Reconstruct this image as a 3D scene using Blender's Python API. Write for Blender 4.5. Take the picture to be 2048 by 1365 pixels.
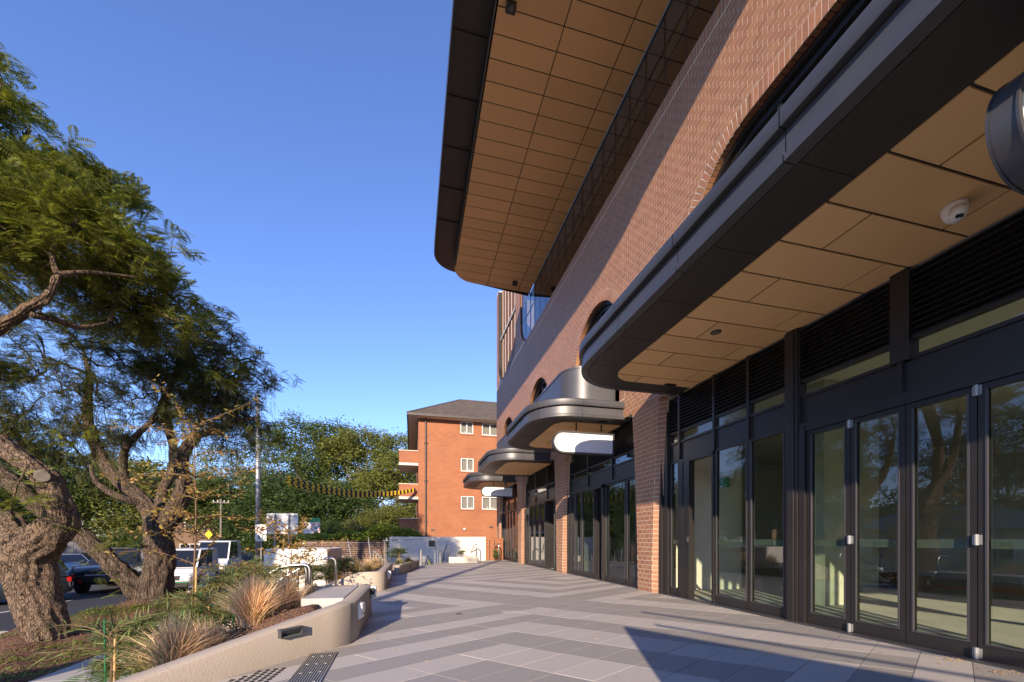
import bpy, math, random
import numpy as np
from mathutils import Vector, Matrix, noise as mnoise

random.seed(7); rng = np.random.default_rng(7)
sc = bpy.context.scene
col = sc.collection
R = math.radians
for o in list(bpy.data.objects): bpy.data.objects.remove(o)

# ---------------------------------------------------------------- camera, sky, sun, exposure
# World frame: +Y runs along the shop front away from the viewer, +X towards the shops, z = 0 is the plaza.
cam_d = bpy.data.cameras.new('camera'); cam = bpy.data.objects.new('camera', cam_d); col.objects.link(cam)
cam.location = (0, 0, 1.0); cam.rotation_euler = (R(90), 0, R(-13.74))
cam_d.sensor_width = 36; cam_d.lens = 14.45; cam_d.shift_y = 0.1941
cam_d.clip_start = 0.05; cam_d.clip_end = 3000
sc.camera = cam
SUN_AZ, SUN_EL = 21.0, 19.0          # light travels 21 deg from +Y towards +X
world = bpy.data.worlds.new('World'); sc.world = world; world.use_nodes = True
wn = world.node_tree.nodes; wl = world.node_tree.links
sky = wn.new('ShaderNodeTexSky'); sky.sky_type = 'NISHITA'; sky.sun_disc = False
sky.sun_elevation = R(SUN_EL); sky.sun_rotation = R(180 + SUN_AZ)
sky.air_density = 1.0; sky.dust_density = 0.0; sky.ozone_density = 6.0; sky.altitude = 60
tint = wn.new('ShaderNodeMix'); tint.data_type = 'RGBA'; tint.blend_type = 'MULTIPLY'; tint.inputs[0].default_value = 1; tint.inputs[7].default_value = (1.12, .93, 1.04, 1)   # camera white balance of the blue
wl.new(sky.outputs[0], tint.inputs[6]); wl.new(tint.outputs[2], wn['Background'].inputs[0]); wn['Background'].inputs[1].default_value = 0.15
sun_d = bpy.data.lights.new('sun', 'SUN'); sun = bpy.data.objects.new('sun', sun_d); col.objects.link(sun)
sun_d.energy = 4.3; sun_d.angle = R(0.53); sun_d.color = (1.0, 0.80, 0.58)
_v = Vector((math.cos(R(SUN_EL))*math.sin(R(SUN_AZ)), math.cos(R(SUN_EL))*math.cos(R(SUN_AZ)), -math.sin(R(SUN_EL))))
sun.rotation_euler = _v.to_track_quat('-Z', 'Y').to_euler(); sun.location = (-20, -40, 30)
sc.view_settings.view_transform = 'Standard'; sc.view_settings.look = 'None'
sc.view_settings.exposure = 1.08; sc.view_settings.gamma = 1.0; sc.view_settings.use_curve_mapping = False
sc.cycles.use_denoising = True; sc.cycles.max_bounces = 8; sc.cycles.transparent_max_bounces = 24
sc.cycles.diffuse_bounces = 4; sc.cycles.glossy_bounces = 4; sc.cycles.caustics_reflective = False; sc.cycles.caustics_refractive = False
sc.cycles.sample_clamp_indirect = 6.0

# ---------------------------------------------------------------- materials
def nt(name):
    m = bpy.data.materials.new(name); m.use_nodes = True
    return m, m.node_tree.nodes, m.node_tree.links, m.node_tree.nodes['Principled BSDF']
def mat(name, c, rough=0.6, var=0.0, scale=3.0, bump=0.0, bscale=40.0, metal=0.0, spec=0.5, isl=0.0, hue=0.0, coat=0.0, dirt=None, stretch=None, c2=None, spots=None, crack=None):
    """Principled surface: base colour c, mottled by noise (var), varied per loose piece (isl), fine relief (bump)."""
    m, n, l, p = nt(name)
    p.inputs['Roughness'].default_value = rough; p.inputs['Metallic'].default_value = metal
    p.inputs['Specular IOR Level'].default_value = spec
    if coat: p.inputs['Coat Weight'].default_value = coat; p.inputs['Coat Roughness'].default_value = 0.05
    out = None
    tc = n.new('ShaderNodeTexCoord'); mp = n.new('ShaderNodeMapping'); l.new(tc.outputs['Object'], mp.inputs[0])
    if stretch: mp.inputs['Scale'].default_value = stretch
    rgb = n.new('ShaderNodeRGB'); rgb.outputs[0].default_value = (*c, 1); out = rgb.outputs[0]
    def mul(sock, fac_sock, lo, hi):
        mr = n.new('ShaderNodeMapRange'); l.new(fac_sock, mr.inputs[0]); mr.inputs[3].default_value = lo; mr.inputs[4].default_value = hi
        mx = n.new('ShaderNodeMix'); mx.data_type = 'RGBA'; mx.blend_type = 'MULTIPLY'; mx.inputs[0].default_value = 1
        l.new(sock, mx.inputs[6]); l.new(mr.outputs[0], mx.inputs[7]); return mx.outputs[2]
    if c2:
        nz = n.new('ShaderNodeTexNoise'); nz.inputs['Scale'].default_value = scale; nz.inputs['Detail'].default_value = 4; l.new(mp.outputs[0], nz.inputs[0])
        mr = n.new('ShaderNodeMapRange'); l.new(nz.outputs[0], mr.inputs[0]); mr.inputs[1].default_value = .35; mr.inputs[2].default_value = .65
        mx = n.new('ShaderNodeMix'); mx.data_type = 'RGBA'; l.new(mr.outputs[0], mx.inputs[0]); l.new(out, mx.inputs[6]); mx.inputs[7].default_value = (*c2, 1); out = mx.outputs[2]
    if var:
        nz = n.new('ShaderNodeTexNoise'); nz.inputs['Scale'].default_value = scale; nz.inputs['Detail'].default_value = 6; nz.inputs['Roughness'].default_value = .65
        l.new(mp.outputs[0], nz.inputs[0]); out = mul(out, nz.outputs[0], 1-1.6*var, 1+1.6*var)
        mr2 = n.new('ShaderNodeMapRange'); l.new(nz.outputs[0], mr2.inputs[0]); mr2.inputs[3].default_value = max(rough-.12, .03); mr2.inputs[4].default_value = min(rough+.12, 1)
        l.new(mr2.outputs[0], p.inputs['Roughness'])
    if isl:
        g = n.new('ShaderNodeNewGeometry'); oi = n.new('ShaderNodeObjectInfo')
        ad = n.new('ShaderNodeMath'); l.new(g.outputs['Random Per Island'], ad.inputs[0]); l.new(oi.outputs['Random'], ad.inputs[1])
        fr = n.new('ShaderNodeMath'); fr.operation = 'FRACT'; l.new(ad.outputs[0], fr.inputs[0])
        out = mul(out, fr.outputs[0], 1-isl, 1+isl)
        if hue:
            hs = n.new('ShaderNodeHueSaturation'); mr = n.new('ShaderNodeMapRange'); sn = n.new('ShaderNodeMath'); sn.operation = 'FRACT'
            m7 = n.new('ShaderNodeMath'); m7.operation = 'MULTIPLY'; m7.inputs[1].default_value = 7.31; l.new(fr.outputs[0], m7.inputs[0]); l.new(m7.outputs[0], sn.inputs[0])
            l.new(sn.outputs[0], mr.inputs[0]); mr.inputs[3].default_value = .5-hue; mr.inputs[4].default_value = .5+hue
            l.new(mr.outputs[0], hs.inputs['Hue']); l.new(out, hs.inputs['Color']); out = hs.outputs[0]
    if dirt:
        nz = n.new('ShaderNodeTexNoise'); nz.inputs['Scale'].default_value = dirt[1]; nz.inputs['Detail'].default_value = 8; nz.inputs['Roughness'].default_value = .7
        l.new(tc.outputs['Object'], nz.inputs[0])
        mr = n.new('ShaderNodeMapRange'); l.new(nz.outputs[0], mr.inputs[0]); mr.inputs[1].default_value = .52; mr.inputs[2].default_value = .75; mr.inputs[4].default_value = dirt[2]
        mx = n.new('ShaderNodeMix'); mx.data_type = 'RGBA'; l.new(mr.outputs[0], mx.inputs[0]); l.new(out, mx.inputs[6]); mx.inputs[7].default_value = (*dirt[0], 1); out = mx.outputs[2]
    if spots:                      # small stains: (colour, scale, threshold, amount)
        nz = n.new('ShaderNodeTexNoise'); nz.inputs['Scale'].default_value = spots[1]; nz.inputs['Detail'].default_value = 2; l.new(tc.outputs['Object'], nz.inputs[0])
        mr = n.new('ShaderNodeMapRange'); l.new(nz.outputs[0], mr.inputs[0]); mr.inputs[1].default_value = spots[2]; mr.inputs[2].default_value = spots[2]+.03; mr.inputs[4].default_value = spots[3]
        mx = n.new('ShaderNodeMix'); mx.data_type = 'RGBA'; l.new(mr.outputs[0], mx.inputs[0]); l.new(out, mx.inputs[6]); mx.inputs[7].default_value = (*spots[0], 1); out = mx.outputs[2]
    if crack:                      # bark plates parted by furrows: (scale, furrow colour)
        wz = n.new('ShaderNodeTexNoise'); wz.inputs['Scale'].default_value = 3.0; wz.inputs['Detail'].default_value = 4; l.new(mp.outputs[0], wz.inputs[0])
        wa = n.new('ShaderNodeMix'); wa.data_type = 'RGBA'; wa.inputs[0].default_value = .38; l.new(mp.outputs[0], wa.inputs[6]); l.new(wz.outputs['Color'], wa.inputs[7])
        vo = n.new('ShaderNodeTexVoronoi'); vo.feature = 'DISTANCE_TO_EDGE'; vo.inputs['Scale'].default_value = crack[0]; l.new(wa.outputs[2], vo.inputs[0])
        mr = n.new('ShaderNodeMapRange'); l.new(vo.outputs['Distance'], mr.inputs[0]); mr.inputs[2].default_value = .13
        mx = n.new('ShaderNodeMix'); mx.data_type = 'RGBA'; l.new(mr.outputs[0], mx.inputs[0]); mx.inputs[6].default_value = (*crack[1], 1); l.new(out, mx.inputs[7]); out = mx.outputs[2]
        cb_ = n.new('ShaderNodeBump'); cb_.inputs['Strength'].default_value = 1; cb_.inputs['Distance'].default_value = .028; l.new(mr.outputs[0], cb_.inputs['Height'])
    l.new(out, p.inputs['Base Color'])
    if bump:
        nb = n.new('ShaderNodeTexNoise'); nb.inputs['Scale'].default_value = bscale; nb.inputs['Detail'].default_value = 5; l.new(mp.outputs[0], nb.inputs[0])
        b = n.new('ShaderNodeBump'); b.inputs['Strength'].default_value = min(bump, 1); b.inputs['Distance'].default_value = .02*max(1, bump)
        l.new(nb.outputs[0], b.inputs['Height']); l.new(b.outputs[0], p.inputs['Normal'])
        if crack: l.new(cb_.outputs[0], b.inputs['Normal'])
    return m
def glass(name, tint=(.80, .88, .82), ior=1.7, minr=0.0):
    """Architectural pane: clear transmission, mirror by Fresnel."""
    m, n, l, p = nt(name); n.remove(p); o = n['Material Output']
    tr = n.new('ShaderNodeBsdfTransparent'); tr.inputs[0].default_value = (*tint, 1)
    gl = n.new('ShaderNodeBsdfGlossy'); gl.inputs['Roughness'].default_value = 0.012; gl.inputs[0].default_value = (.95, .97, 1, 1)
    fr = n.new('ShaderNodeFresnel'); fr.inputs[0].default_value = ior
    g = n.new('ShaderNodeNewGeometry'); inv = n.new('ShaderNodeMath'); inv.operation = 'SUBTRACT'; inv.inputs[0].default_value = 1; l.new(g.outputs['Backfacing'], inv.inputs[1])
    mx0 = n.new('ShaderNodeMath'); mx0.operation = 'MAXIMUM'; mx0.inputs[1].default_value = minr; l.new(fr.outputs[0], mx0.inputs[0])
    ml = n.new('ShaderNodeMath'); ml.operation = 'MULTIPLY'; l.new(mx0.outputs[0], ml.inputs[0]); l.new(inv.outputs[0], ml.inputs[1])
    ms = n.new('ShaderNodeMixShader'); l.new(ml.outputs[0], ms.inputs[0]); l.new(tr.outputs[0], ms.inputs[1]); l.new(gl.outputs[0], ms.inputs[2]); l.new(ms.outputs[0], o.inputs[0])
    return m
def leafmat(name, c, tl=0.35, isl=.35, hue=.02, rough=.5):
    m = mat(name, c, rough, isl=isl, hue=hue, spec=.35)
    n, l = m.node_tree.nodes, m.node_tree.links; p = n['Principled BSDF']; o = n['Material Output']
    src = p.inputs['Base Color'].links[0].from_socket
    t = n.new('ShaderNodeBsdfTranslucent'); hs = n.new('ShaderNodeHueSaturation'); hs.inputs['Value'].default_value = 1.25; hs.inputs['Saturation'].default_value = 1.15
    l.new(src, hs.inputs['Color']); l.new(hs.outputs[0], t.inputs[0])
    ms = n.new('ShaderNodeMixShader'); ms.inputs[0].default_value = tl; l.new(p.outputs[0], ms.inputs[1]); l.new(t.outputs[0], ms.inputs[2]); l.new(ms.outputs[0], o.inputs[0])
    return m

M = {}
M['brick'] = mat('brick', (.335, .163, .086), .55, var=.10, scale=9, isl=.12, hue=.006, bump=.25, bscale=120)
M['mortar'] = mat('mortar', (.62, .53, .44), .9, var=.10, scale=6, bump=.3, bscale=150)
M['dkmetal'] = mat('charcoal_metal', (.078, .079, .088), .42, var=.14, scale=1.6, metal=.35, dirt=((.16, .14, .12), 2.2, .18))
M['dkpaint'] = mat('dark_frame_paint', (.022, .020, .020), .36, var=.10, scale=3, dirt=((.10, .085, .07), 5, .08))
M['soffitdark'] = mat('dark_soffit', (.030, .027, .026), .5, var=.12, scale=1.5)
M['beige'] = mat('tan_soffit_panel', (.86, .545, .255), .55, var=.05, scale=.8, isl=.075, dirt=((.70, .44, .21), 1.3, .22))
M['black'] = mat('black_void', (.008, .008, .008), .8)
M['rubber'] = mat('black_rubber', (.015, .015, .015), .7, var=.2)
M['steel'] = mat('stainless_steel', (.50, .485, .46), .33, var=.10, scale=12, metal=1.0)
M['galv'] = mat('galvanised_steel', (.33, .34, .35), .5, var=.15, scale=9, metal=.5)
M['glass'] = glass('shop_glass', (.80, .86, .81), 1.9)
M['glassclear'] = glass('window_glass', (.86, .86, .86), 1.5)
M['glassfar'] = glass('far_shop_glass', (.50, .56, .54), 2.1)
M['glassup'] = glass('tinted_upper_glass', (.20, .21, .21), 2.3)
M['film'] = mat('frosted_film', (.13, .15, .13), .6)
M['render'] = mat('beige_render', (.41, .35, .285), .8, var=.05, scale=2.2, bump=.15, bscale=60, dirt=((.34, .285, .23), 1.6, .30), spots=((.22, .185, .15), 26, .70, .5))
M['renderw'] = mat('cream_render', (.62, .565, .48), .8, var=.05, scale=1.2, bump=.12, bscale=50, dirt=((.50, .45, .38), 1.1, .22))
M['whiterender'] = mat('white_render', (.76, .72, .66), .8, var=.05, scale=1.2, bump=.12, bscale=50, dirt=((.55, .51, .46), .9, .2))
M['bench'] = mat('bench_concrete', (.43, .40, .375), .75, var=.10, scale=7, bump=.15, bscale=90, dirt=((.28, .26, .24), 3, .25))
M['conc'] = mat('footpath_concrete', (.40, .385, .36), .85, var=.12, scale=2.5, bump=.2, bscale=80, dirt=((.22, .20, .18), 1.8, .35))
M['granl'] = mat('light_granite', (.445, .415, .388), .62, var=.16, scale=160, isl=.035, bump=.12, bscale=260, dirt=((.37, .345, .32), .9, .45), spots=((.17, .16, .155), 7, .70, .45))
M['grand'] = mat('dark_granite', (.300, .283, .268), .62, var=.18, scale=140, isl=.035, bump=.12, bscale=260, dirt=((.36, .34, .32), .9, .40), spots=((.15, .14, .135), 7, .70, .45))
M['grout'] = mat('pale_grout', (.42, .37, .34), .9, var=.3, scale=1.2)
M['asph'] = mat('asphalt', (.055, .055, .058), .85, var=.22, scale=5, bump=.4, bscale=180, dirt=((.10, .095, .09), .5, .5))
M['asphnew'] = mat('new_asphalt', (.030, .031, .034), .8, var=.25, scale=6, bump=.4, bscale=180, dirt=((.06, .058, .056), .8, .4))
M['line'] = mat('road_paint', (.70, .69, .66), .7, var=.10, scale=4, dirt=((.2, .2, .2), 6, .5))
M['mulch'] = mat('bark_mulch', (.130, .065, .038), .95, var=.5, scale=45, bump=3.0, bscale=70, c2=(.27, .145, .088))
M['chip'] = mat('mulch_chip', (.23, .118, .068), .9, isl=.55, hue=.015)
M['soil'] = mat('grassy_ground', (.085, .095, .045), .95, var=.35, scale=2, bump=.5, bscale=30)
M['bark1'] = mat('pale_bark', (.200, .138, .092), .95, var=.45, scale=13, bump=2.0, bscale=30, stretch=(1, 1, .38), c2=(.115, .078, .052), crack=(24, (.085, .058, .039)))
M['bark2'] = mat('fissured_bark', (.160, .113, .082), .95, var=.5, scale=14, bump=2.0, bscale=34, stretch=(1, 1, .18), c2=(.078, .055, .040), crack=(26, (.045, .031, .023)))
M['bark3'] = mat('grey_bark', (.17, .15, .125), .9, var=.3, scale=6)
M['twig'] = mat('brown_twig', (.16, .095, .055), .8, isl=.2)
M['leafA'] = leafmat('jacaranda_leaf', (.172, .192, .044), .40, isl=.45)
M['leafB'] = leafmat('weeping_leaf', (.112, .126, .038), .38)
M['leafC'] = leafmat('dark_tree_leaf', (.050, .085, .022), .25)
M['leafD'] = leafmat('yellowgreen_tree_leaf', (.155, .175, .042), .3)
M['leafE'] = leafmat('mid_tree_leaf', (.088, .124, .030), .3)
M['leafF'] = leafmat('hedge_leaf', (.20, .26, .04), .35, hue=.03)
M['leafY'] = leafmat('autumn_leaf', (.36, .255, .085), .45, isl=.45, hue=.035)
M['leafG'] = leafmat('needle_leaf', (.17, .21, .07), .3)
M['leafS'] = leafmat('silver_leaf', (.22, .26, .16), .25)
M['leafP'] = leafmat('palm_leaf', (.055, .105, .030), .25)
M['straw'] = leafmat('straw_grass', (.82, .60, .36), .42, isl=.35, hue=.012)
M['green_grass'] = leafmat('green_grass', (.27, .28, .10), .35)
M['dcover'] = leafmat('ground_cover_leaf', (.17, .215, .045), .3)
M['cane'] = mat('bamboo_stake', (.52, .33, .13), .6, var=.2, scale=8)
M['stakeg'] = mat('green_stake', (.02, .14, .06), .5)
M['white'] = mat('white_plastic', (.80, .79, .77), .4)
M['whitep'] = mat('white_paint', (.78, .77, .74), .5, var=.03)
M['signface'] = mat('white_sign_face', (.80, .79, .80), .35, var=.02)
M['red'] = mat('red_paint', (.45, .02, .02), .4)
M['yellow'] = mat('yellow_plastic', (.85, .56, .03), .45)
M['inkblack'] = mat('black_ink', (.012, .012, .012), .5)
M['greenlogo'] = mat('green_print', (.02, .30, .14), .4)
M['blue'] = mat('blue_plastic', (.02, .16, .32), .35)
M['card'] = mat('cardboard', (.36, .22, .11), .9)
M['orange'] = mat('orange_cord', (.60, .22, .08), .6)
M['apbrick'] = None
M['gutter'] = mat('brown_gutter', (.050, .042, .036), .5)
M['rooftile'] = mat('brown_roof_tile', (.078, .062, .050), .8, var=.25, scale=3, isl=.18)
M['plaster'] = mat('interior_plaster', (.74, .70, .61), .9, var=.05, scale=1)
M['icolumn'] = mat('interior_concrete', (.52, .53, .42), .85, var=.12, scale=4, dirt=((.25, .25, .2), 5, .3))
M['ifloor'] = mat('interior_slab', (.50, .49, .42), .7, var=.12, scale=2, dirt=((.27, .26, .22), 1.5, .4))
M['dred'] = mat('dark_red_metal', (.20, .03, .03), .5)
M['rock'] = mat('sandstone_rock', (.47, .38, .29), .9, var=.25, scale=6, bump=.6, bscale=20)
M['wood'] = mat('bench_timber', (.14, .055, .03), .6, var=.2, scale=8)
M['fence'] = mat('grey_fence', (.17, .17, .18), .7, var=.1, scale=2)
M['housebr'] = mat('brown_house_brick', (.20, .125, .085), .85, var=.15, scale=6)
M['carwin'] = mat('car_window', (.012, .014, .018), .06, spec=.8)
M['tyre'] = mat('tyre', (.014, .014, .014), .75)
M['rim'] = mat('alloy_rim', (.45, .45, .46), .3, metal=.9)
M['carnavy'] = mat('dark_car_paint', (.022, .028, .038), .25, coat=.8, metal=.3)
M['carblack'] = mat('black_car_paint', (.012, .012, .014), .25, coat=.8)
M['carwhite'] = mat('white_car_paint', (.72, .72, .72), .3, coat=.6)
M['carsilver'] = mat('silver_car_paint', (.42, .43, .45), .28, coat=.6, metal=.5)
M['lamp'] = mat('headlight_glass', (.75, .76, .80), .08, spec=.8)
M['tail'] = mat('tail_light', (.35, .01, .01), .15)
M['green_exit'] = mat('exit_green', (.03, .35, .22), .4)

def apartment_brick():
    m, n, l, p = nt('orange_brickwork')
    tc = n.new('ShaderNodeTexCoord'); sx = n.new('ShaderNodeSeparateXYZ'); l.new(tc.outputs['Object'], sx.inputs[0])
    ad = n.new('ShaderNodeMath'); l.new(sx.outputs[0], ad.inputs[0]); l.new(sx.outputs[1], ad.inputs[1])
    cb = n.new('ShaderNodeCombineXYZ'); l.new(ad.outputs[0], cb.inputs[0]); l.new(sx.outputs[2], cb.inputs[1])
    b = n.new('ShaderNodeTexBrick'); l.new(cb.outputs[0], b.inputs[0])
    b.inputs['Scale'].default_value = 1; b.inputs['Brick Width'].default_value = .24; b.inputs['Row Height'].default_value = .086; b.inputs['Mortar Size'].default_value = .009
    b.inputs['Color1'].default_value = (.325, .108, .040, 1); b.inputs['Color2'].default_value = (.255, .080, .031, 1); b.inputs['Mortar'].default_value = (.36, .20, .125, 1)
    nz = n.new('ShaderNodeTexNoise'); nz.inputs['Scale'].default_value = .8; nz.inputs['Detail'].default_value = 6; l.new(tc.outputs['Object'], nz.inputs[0])
    mr = n.new('ShaderNodeMapRange'); l.new(nz.outputs[0], mr.inputs[0]); mr.inputs[3].default_value = .72; mr.inputs[4].default_value = 1.22
    mx = n.new('ShaderNodeMix'); mx.data_type = 'RGBA'; mx.blend_type = 'MULTIPLY'; mx.inputs[0].default_value = 1; l.new(b.outputs[0], mx.inputs[6]); l.new(mr.outputs[0], mx.inputs[7])
    l.new(mx.outputs[2], p.inputs['Base Color']); p.inputs['Roughness'].default_value = .85
    bp = n.new('ShaderNodeBump'); bp.inputs['Strength'].default_value = .4; bp.inputs['Distance'].default_value = .01; bp.invert = True; l.new(b.outputs['Fac'], bp.inputs['Height']); l.new(bp.outputs[0], p.inputs['Normal'])
    return m
M['apbrick'] = apartment_brick()

# ---------------------------------------------------------------- mesh helpers
def link(o, parent=None):
    col.objects.link(o)
    if parent is not None: o.parent = parent
    return o
def tag(o, label=None, cat=None, group=None, kind=None):
    if label: o['label'] = label
    if cat: o['category'] = cat
    if group: o['group'] = group
    if kind: o['kind'] = kind
    return o
def thing(name, label, cat, loc=(0, 0, 0), rz=0.0, group=None):
    o = bpy.data.objects.new(name, None); o.location = loc; o.rotation_euler = (0, 0, rz); o.empty_display_size = .1
    link(o); return tag(o, label, cat, group)
def part(name, parent):
    """a part that only carries pieces"""
    o = bpy.data.objects.new(name, None); o.empty_display_size = .1; return link(o, parent)
def numesh(name, V, F, mats, mi=None, smooth=False, parent=None):
    """mesh from numpy quads/tris: V (n,3), F (m,k)"""
    me = bpy.data.meshes.new(name); V = np.asarray(V, np.float32); F = np.asarray(F, np.int32); k = F.shape[1]
    me.vertices.add(len(V)); me.vertices.foreach_set('co', V.ravel())
    me.loops.add(F.size); me.loops.foreach_set('vertex_index', F.ravel())
    me.polygons.add(len(F)); me.polygons.foreach_set('loop_start', np.arange(len(F), dtype=np.int32)*k); me.polygons.foreach_set('loop_total', np.full(len(F), k, np.int32))
    for m in mats: me.materials.append(m)
    if mi is not None: me.polygons.foreach_set('material_index', np.asarray(mi, np.int32))
    if smooth: me.polygons.foreach_set('use_smooth', np.ones(len(F), bool))
    me.update(calc_edges=True)
    o = bpy.data.objects.new(name, me); return link(o, parent)
class MB:
    def __init__(s): s.v = []; s.f = []; s.m = []
    def add(s, V, F, m=0):
        b = len(s.v); s.v += [tuple(map(float, p)) for p in V]
        s.f += [tuple(b+i for i in f) for f in F]; s.m += [m]*len(F); return s
    def box(s, x0, x1, y0, y1, z0, z1, m=0):
        x0, x1 = min(x0, x1), max(x0, x1); y0, y1 = min(y0, y1), max(y0, y1); z0, z1 = min(z0, z1), max(z0, z1)
        return s.add([(x0,y0,z0),(x1,y0,z0),(x1,y1,z0),(x0,y1,z0),(x0,y0,z1),(x1,y0,z1),(x1,y1,z1),(x0,y1,z1)],
                     [(0,3,2,1),(4,5,6,7),(0,1,5,4),(1,2,6,5),(2,3,7,6),(3,0,4,7)], m)
    def obox(s, c, size, M3=None, m=0):
        hx, hy, hz = [q/2 for q in size]; V = []
        for z in (-hz, hz):
            for x, y in ((-hx,-hy),(hx,-hy),(hx,hy),(-hx,hy)):
                p = Vector((x, y, z)); p = (M3 @ p) if M3 is not None else p; V.append(tuple(p+Vector(c)))
        return s.add(V, [(0,3,2,1),(4,5,6,7),(0,1,5,4),(1,2,6,5),(2,3,7,6),(3,0,4,7)], m)
    def prism(s, poly, z0, z1, m=0):
        n = len(poly); A = sum(poly[i][0]*poly[(i+1)%n][1]-poly[(i+1)%n][0]*poly[i][1] for i in range(n))
        if A < 0: poly = poly[::-1]
        za = z0 if hasattr(z0, '__len__') else [z0]*n; zb = z1 if hasattr(z1, '__len__') else [z1]*n
        V = [(p[0], p[1], za[i]) for i, p in enumerate(poly)]+[(p[0], p[1], zb[i]) for i, p in enumerate(poly)]
        return s.add(V, [tuple(range(n))[::-1], tuple(range(n, 2*n))]+[(i, (i+1)%n, n+(i+1)%n, n+i) for i in range(n)], m)
    def extr(s, poly, axis, a0, a1, m=0):
        """prism of a 2-D outline along x or y; poly in the other two coords (u,z)"""
        n = len(poly); V = []
        for a in (a0, a1):
            for u, z in poly: V.append((a, u, z) if axis == 'x' else (u, a, z))
        A = sum(poly[i][0]*poly[(i+1)%n][1]-poly[(i+1)%n][0]*poly[i][1] for i in range(n))
        F = [tuple(range(n))[::-1], tuple(range(n, 2*n))]+[(i, (i+1)%n, n+(i+1)%n, n+i) for i in range(n)]
        flip = (A < 0) != (axis == 'y') != (a1 < a0)
        if flip: F = [f[::-1] for f in F]
        return s.add(V, F, m)
    def tube(s, P, r, seg=8, m=0, cap=True):
        P = [Vector(p) for p in P]; n = len(P); rr = r if hasattr(r, '__len__') else [r]*n
        T = [(P[min(i+1, n-1)]-P[max(i-1, 0)]).normalized() for i in range(n)]
        up = Vector((0, 0, 1)) if abs(T[0].z) < .9 else Vector((1, 0, 0)); N = T[0].cross(up).normalized(); V = []
        for i in range(n):
            N = (N-T[i]*N.dot(T[i])); N = N.normalized() if N.length > 1e-6 else T[i].orthogonal().normalized(); B = T[i].cross(N)
            for k in range(seg):
                a = 2*math.pi*k/seg; V.append(P[i]+(N*math.cos(a)+B*math.sin(a))*rr[i])
        F = [(i*seg+k, i*seg+(k+1)%seg, (i+1)*seg+(k+1)%seg, (i+1)*seg+k) for i in range(n-1) for k in range(seg)]
        if cap: F += [tuple(range(seg))[::-1], tuple((n-1)*seg+k for k in range(seg))]
        return s.add(V, F, m)
    def cyl(s, c0, c1, r0, r1=None, seg=16, m=0):
        return s.tube([c0, c1], [r0, r0 if r1 is None else r1], seg, m)
    def build(s, name, mats, parent=None, smooth=False, bevel=0.0, bseg=2, auto=None):
        me = bpy.data.meshes.new(name); me.from_pydata(s.v, [], s.f)
        mats = mats if isinstance(mats, (list, tuple)) else [mats]
        for m in mats: me.materials.append(M[m] if isinstance(m, str) else m)
        if any(s.m): me.polygons.foreach_set('material_index', s.m)
        if smooth or auto: me.polygons.foreach_set('use_smooth', [True]*len(s.f))
        if auto: me.set_sharp_from_angle(angle=R(auto))
        me.update(); o = bpy.data.objects.new(name, me); link(o, parent)
        if bevel:
            b = o.modifiers.new('bevel', 'BEVEL'); b.width = bevel; b.segments = bseg; b.limit_method = 'ANGLE'; b.angle_limit = R(40)
        return o
def mesh_at(name, me, parent, loc=(0, 0, 0), rz=0.0):
    o = bpy.data.objects.new(name, me); o.location = loc; o.rotation_euler = (0, 0, rz); return link(o, parent)
def text(name, s, size, mat_, parent, loc, rot, extrude=.002, align='CENTER'):
    c = bpy.data.curves.new(name, 'FONT'); c.body = s; c.size = size; c.extrude = extrude; c.align_x = align; c.align_y = 'CENTER'; c.materials.append(M[mat_])
    tmp = bpy.data.objects.new(name, c); col.objects.link(tmp); bpy.context.view_layer.update()
    me = bpy.data.meshes.new_from_object(tmp.evaluated_get(bpy.context.evaluated_depsgraph_get())); bpy.data.objects.remove(tmp)
    o = bpy.data.objects.new(name, me); o.location = loc; o.rotation_euler = rot; return link(o, parent)
def copy_tree(o, parent=None):
    c = o.copy(); col.objects.link(c); c.parent = parent
    for ch in list(o.children): copy_tree(ch, c)
    return c
def clip(poly, conv):
    """Sutherland-Hodgman: poly clipped by convex counter-clockwise outline conv"""
    out = list(poly); n = len(conv)
    for i in range(n):
        a, b = conv[i], conv[(i+1)%n]
        if math.dist(a, b) < 1e-5: continue
        inp = out; out = []
        if not inp: return []
        side = lambda p: (b[0]-a[0])*(p[1]-a[1])-(b[1]-a[1])*(p[0]-a[0])
        for j in range(len(inp)):
            p, q = inp[j-1], inp[j]; sp, sq = side(p), side(q)
            if (sp >= 0) != (sq >= 0):
                t = sp/(sp-sq); out.append((p[0]+(q[0]-p[0])*t, p[1]+(q[1]-p[1])*t))
            if sq >= 0: out.append(q)
    return out
def arc(cx, cy, r, a0, a1, n):
    return [(cx+r*math.cos(R(a0+(a1-a0)*i/n)), cy+r*math.sin(R(a0+(a1-a0)*i/n))) for i in range(n+1)]
TH = R(13.74)
def view(p):
    """rough visibility measure used only to decide which repeated pieces are individuals: (distance, inside the picture)"""
    x, y, z = p; d = x*math.sin(TH)+y*math.cos(TH); r = x*math.cos(TH)-y*math.sin(TH)
    if d < .3: return 99, False
    px = 1024+822*r/d; py = 1080-822*(z-1)/d
    return d, (-20 < px < 2070 and -20 < py < 1380)
# ---------------------------------------------------------------- the brick shop building
XW = 4.415                      # face of the brickwork
XG = 4.60                       # plane of the shop glazing
BL, BH = .153, .076             # brick face
PL, PH = .163, .086             # brick pitch
ARCH_R, ARCH_Z, SOLD = 1.25, 5.51, .235
ARCHES = [(4.62, -2.2), (9.42, None), (14.17, None), (18.95, None)]     # (centre of the far curve, near end of the flat one)
ROOF_Z = 10.54
bld = thing('retail_building', 'long brown brick shop building with arched windows and dark canopies', 'building', (0, 0, 0))

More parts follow.
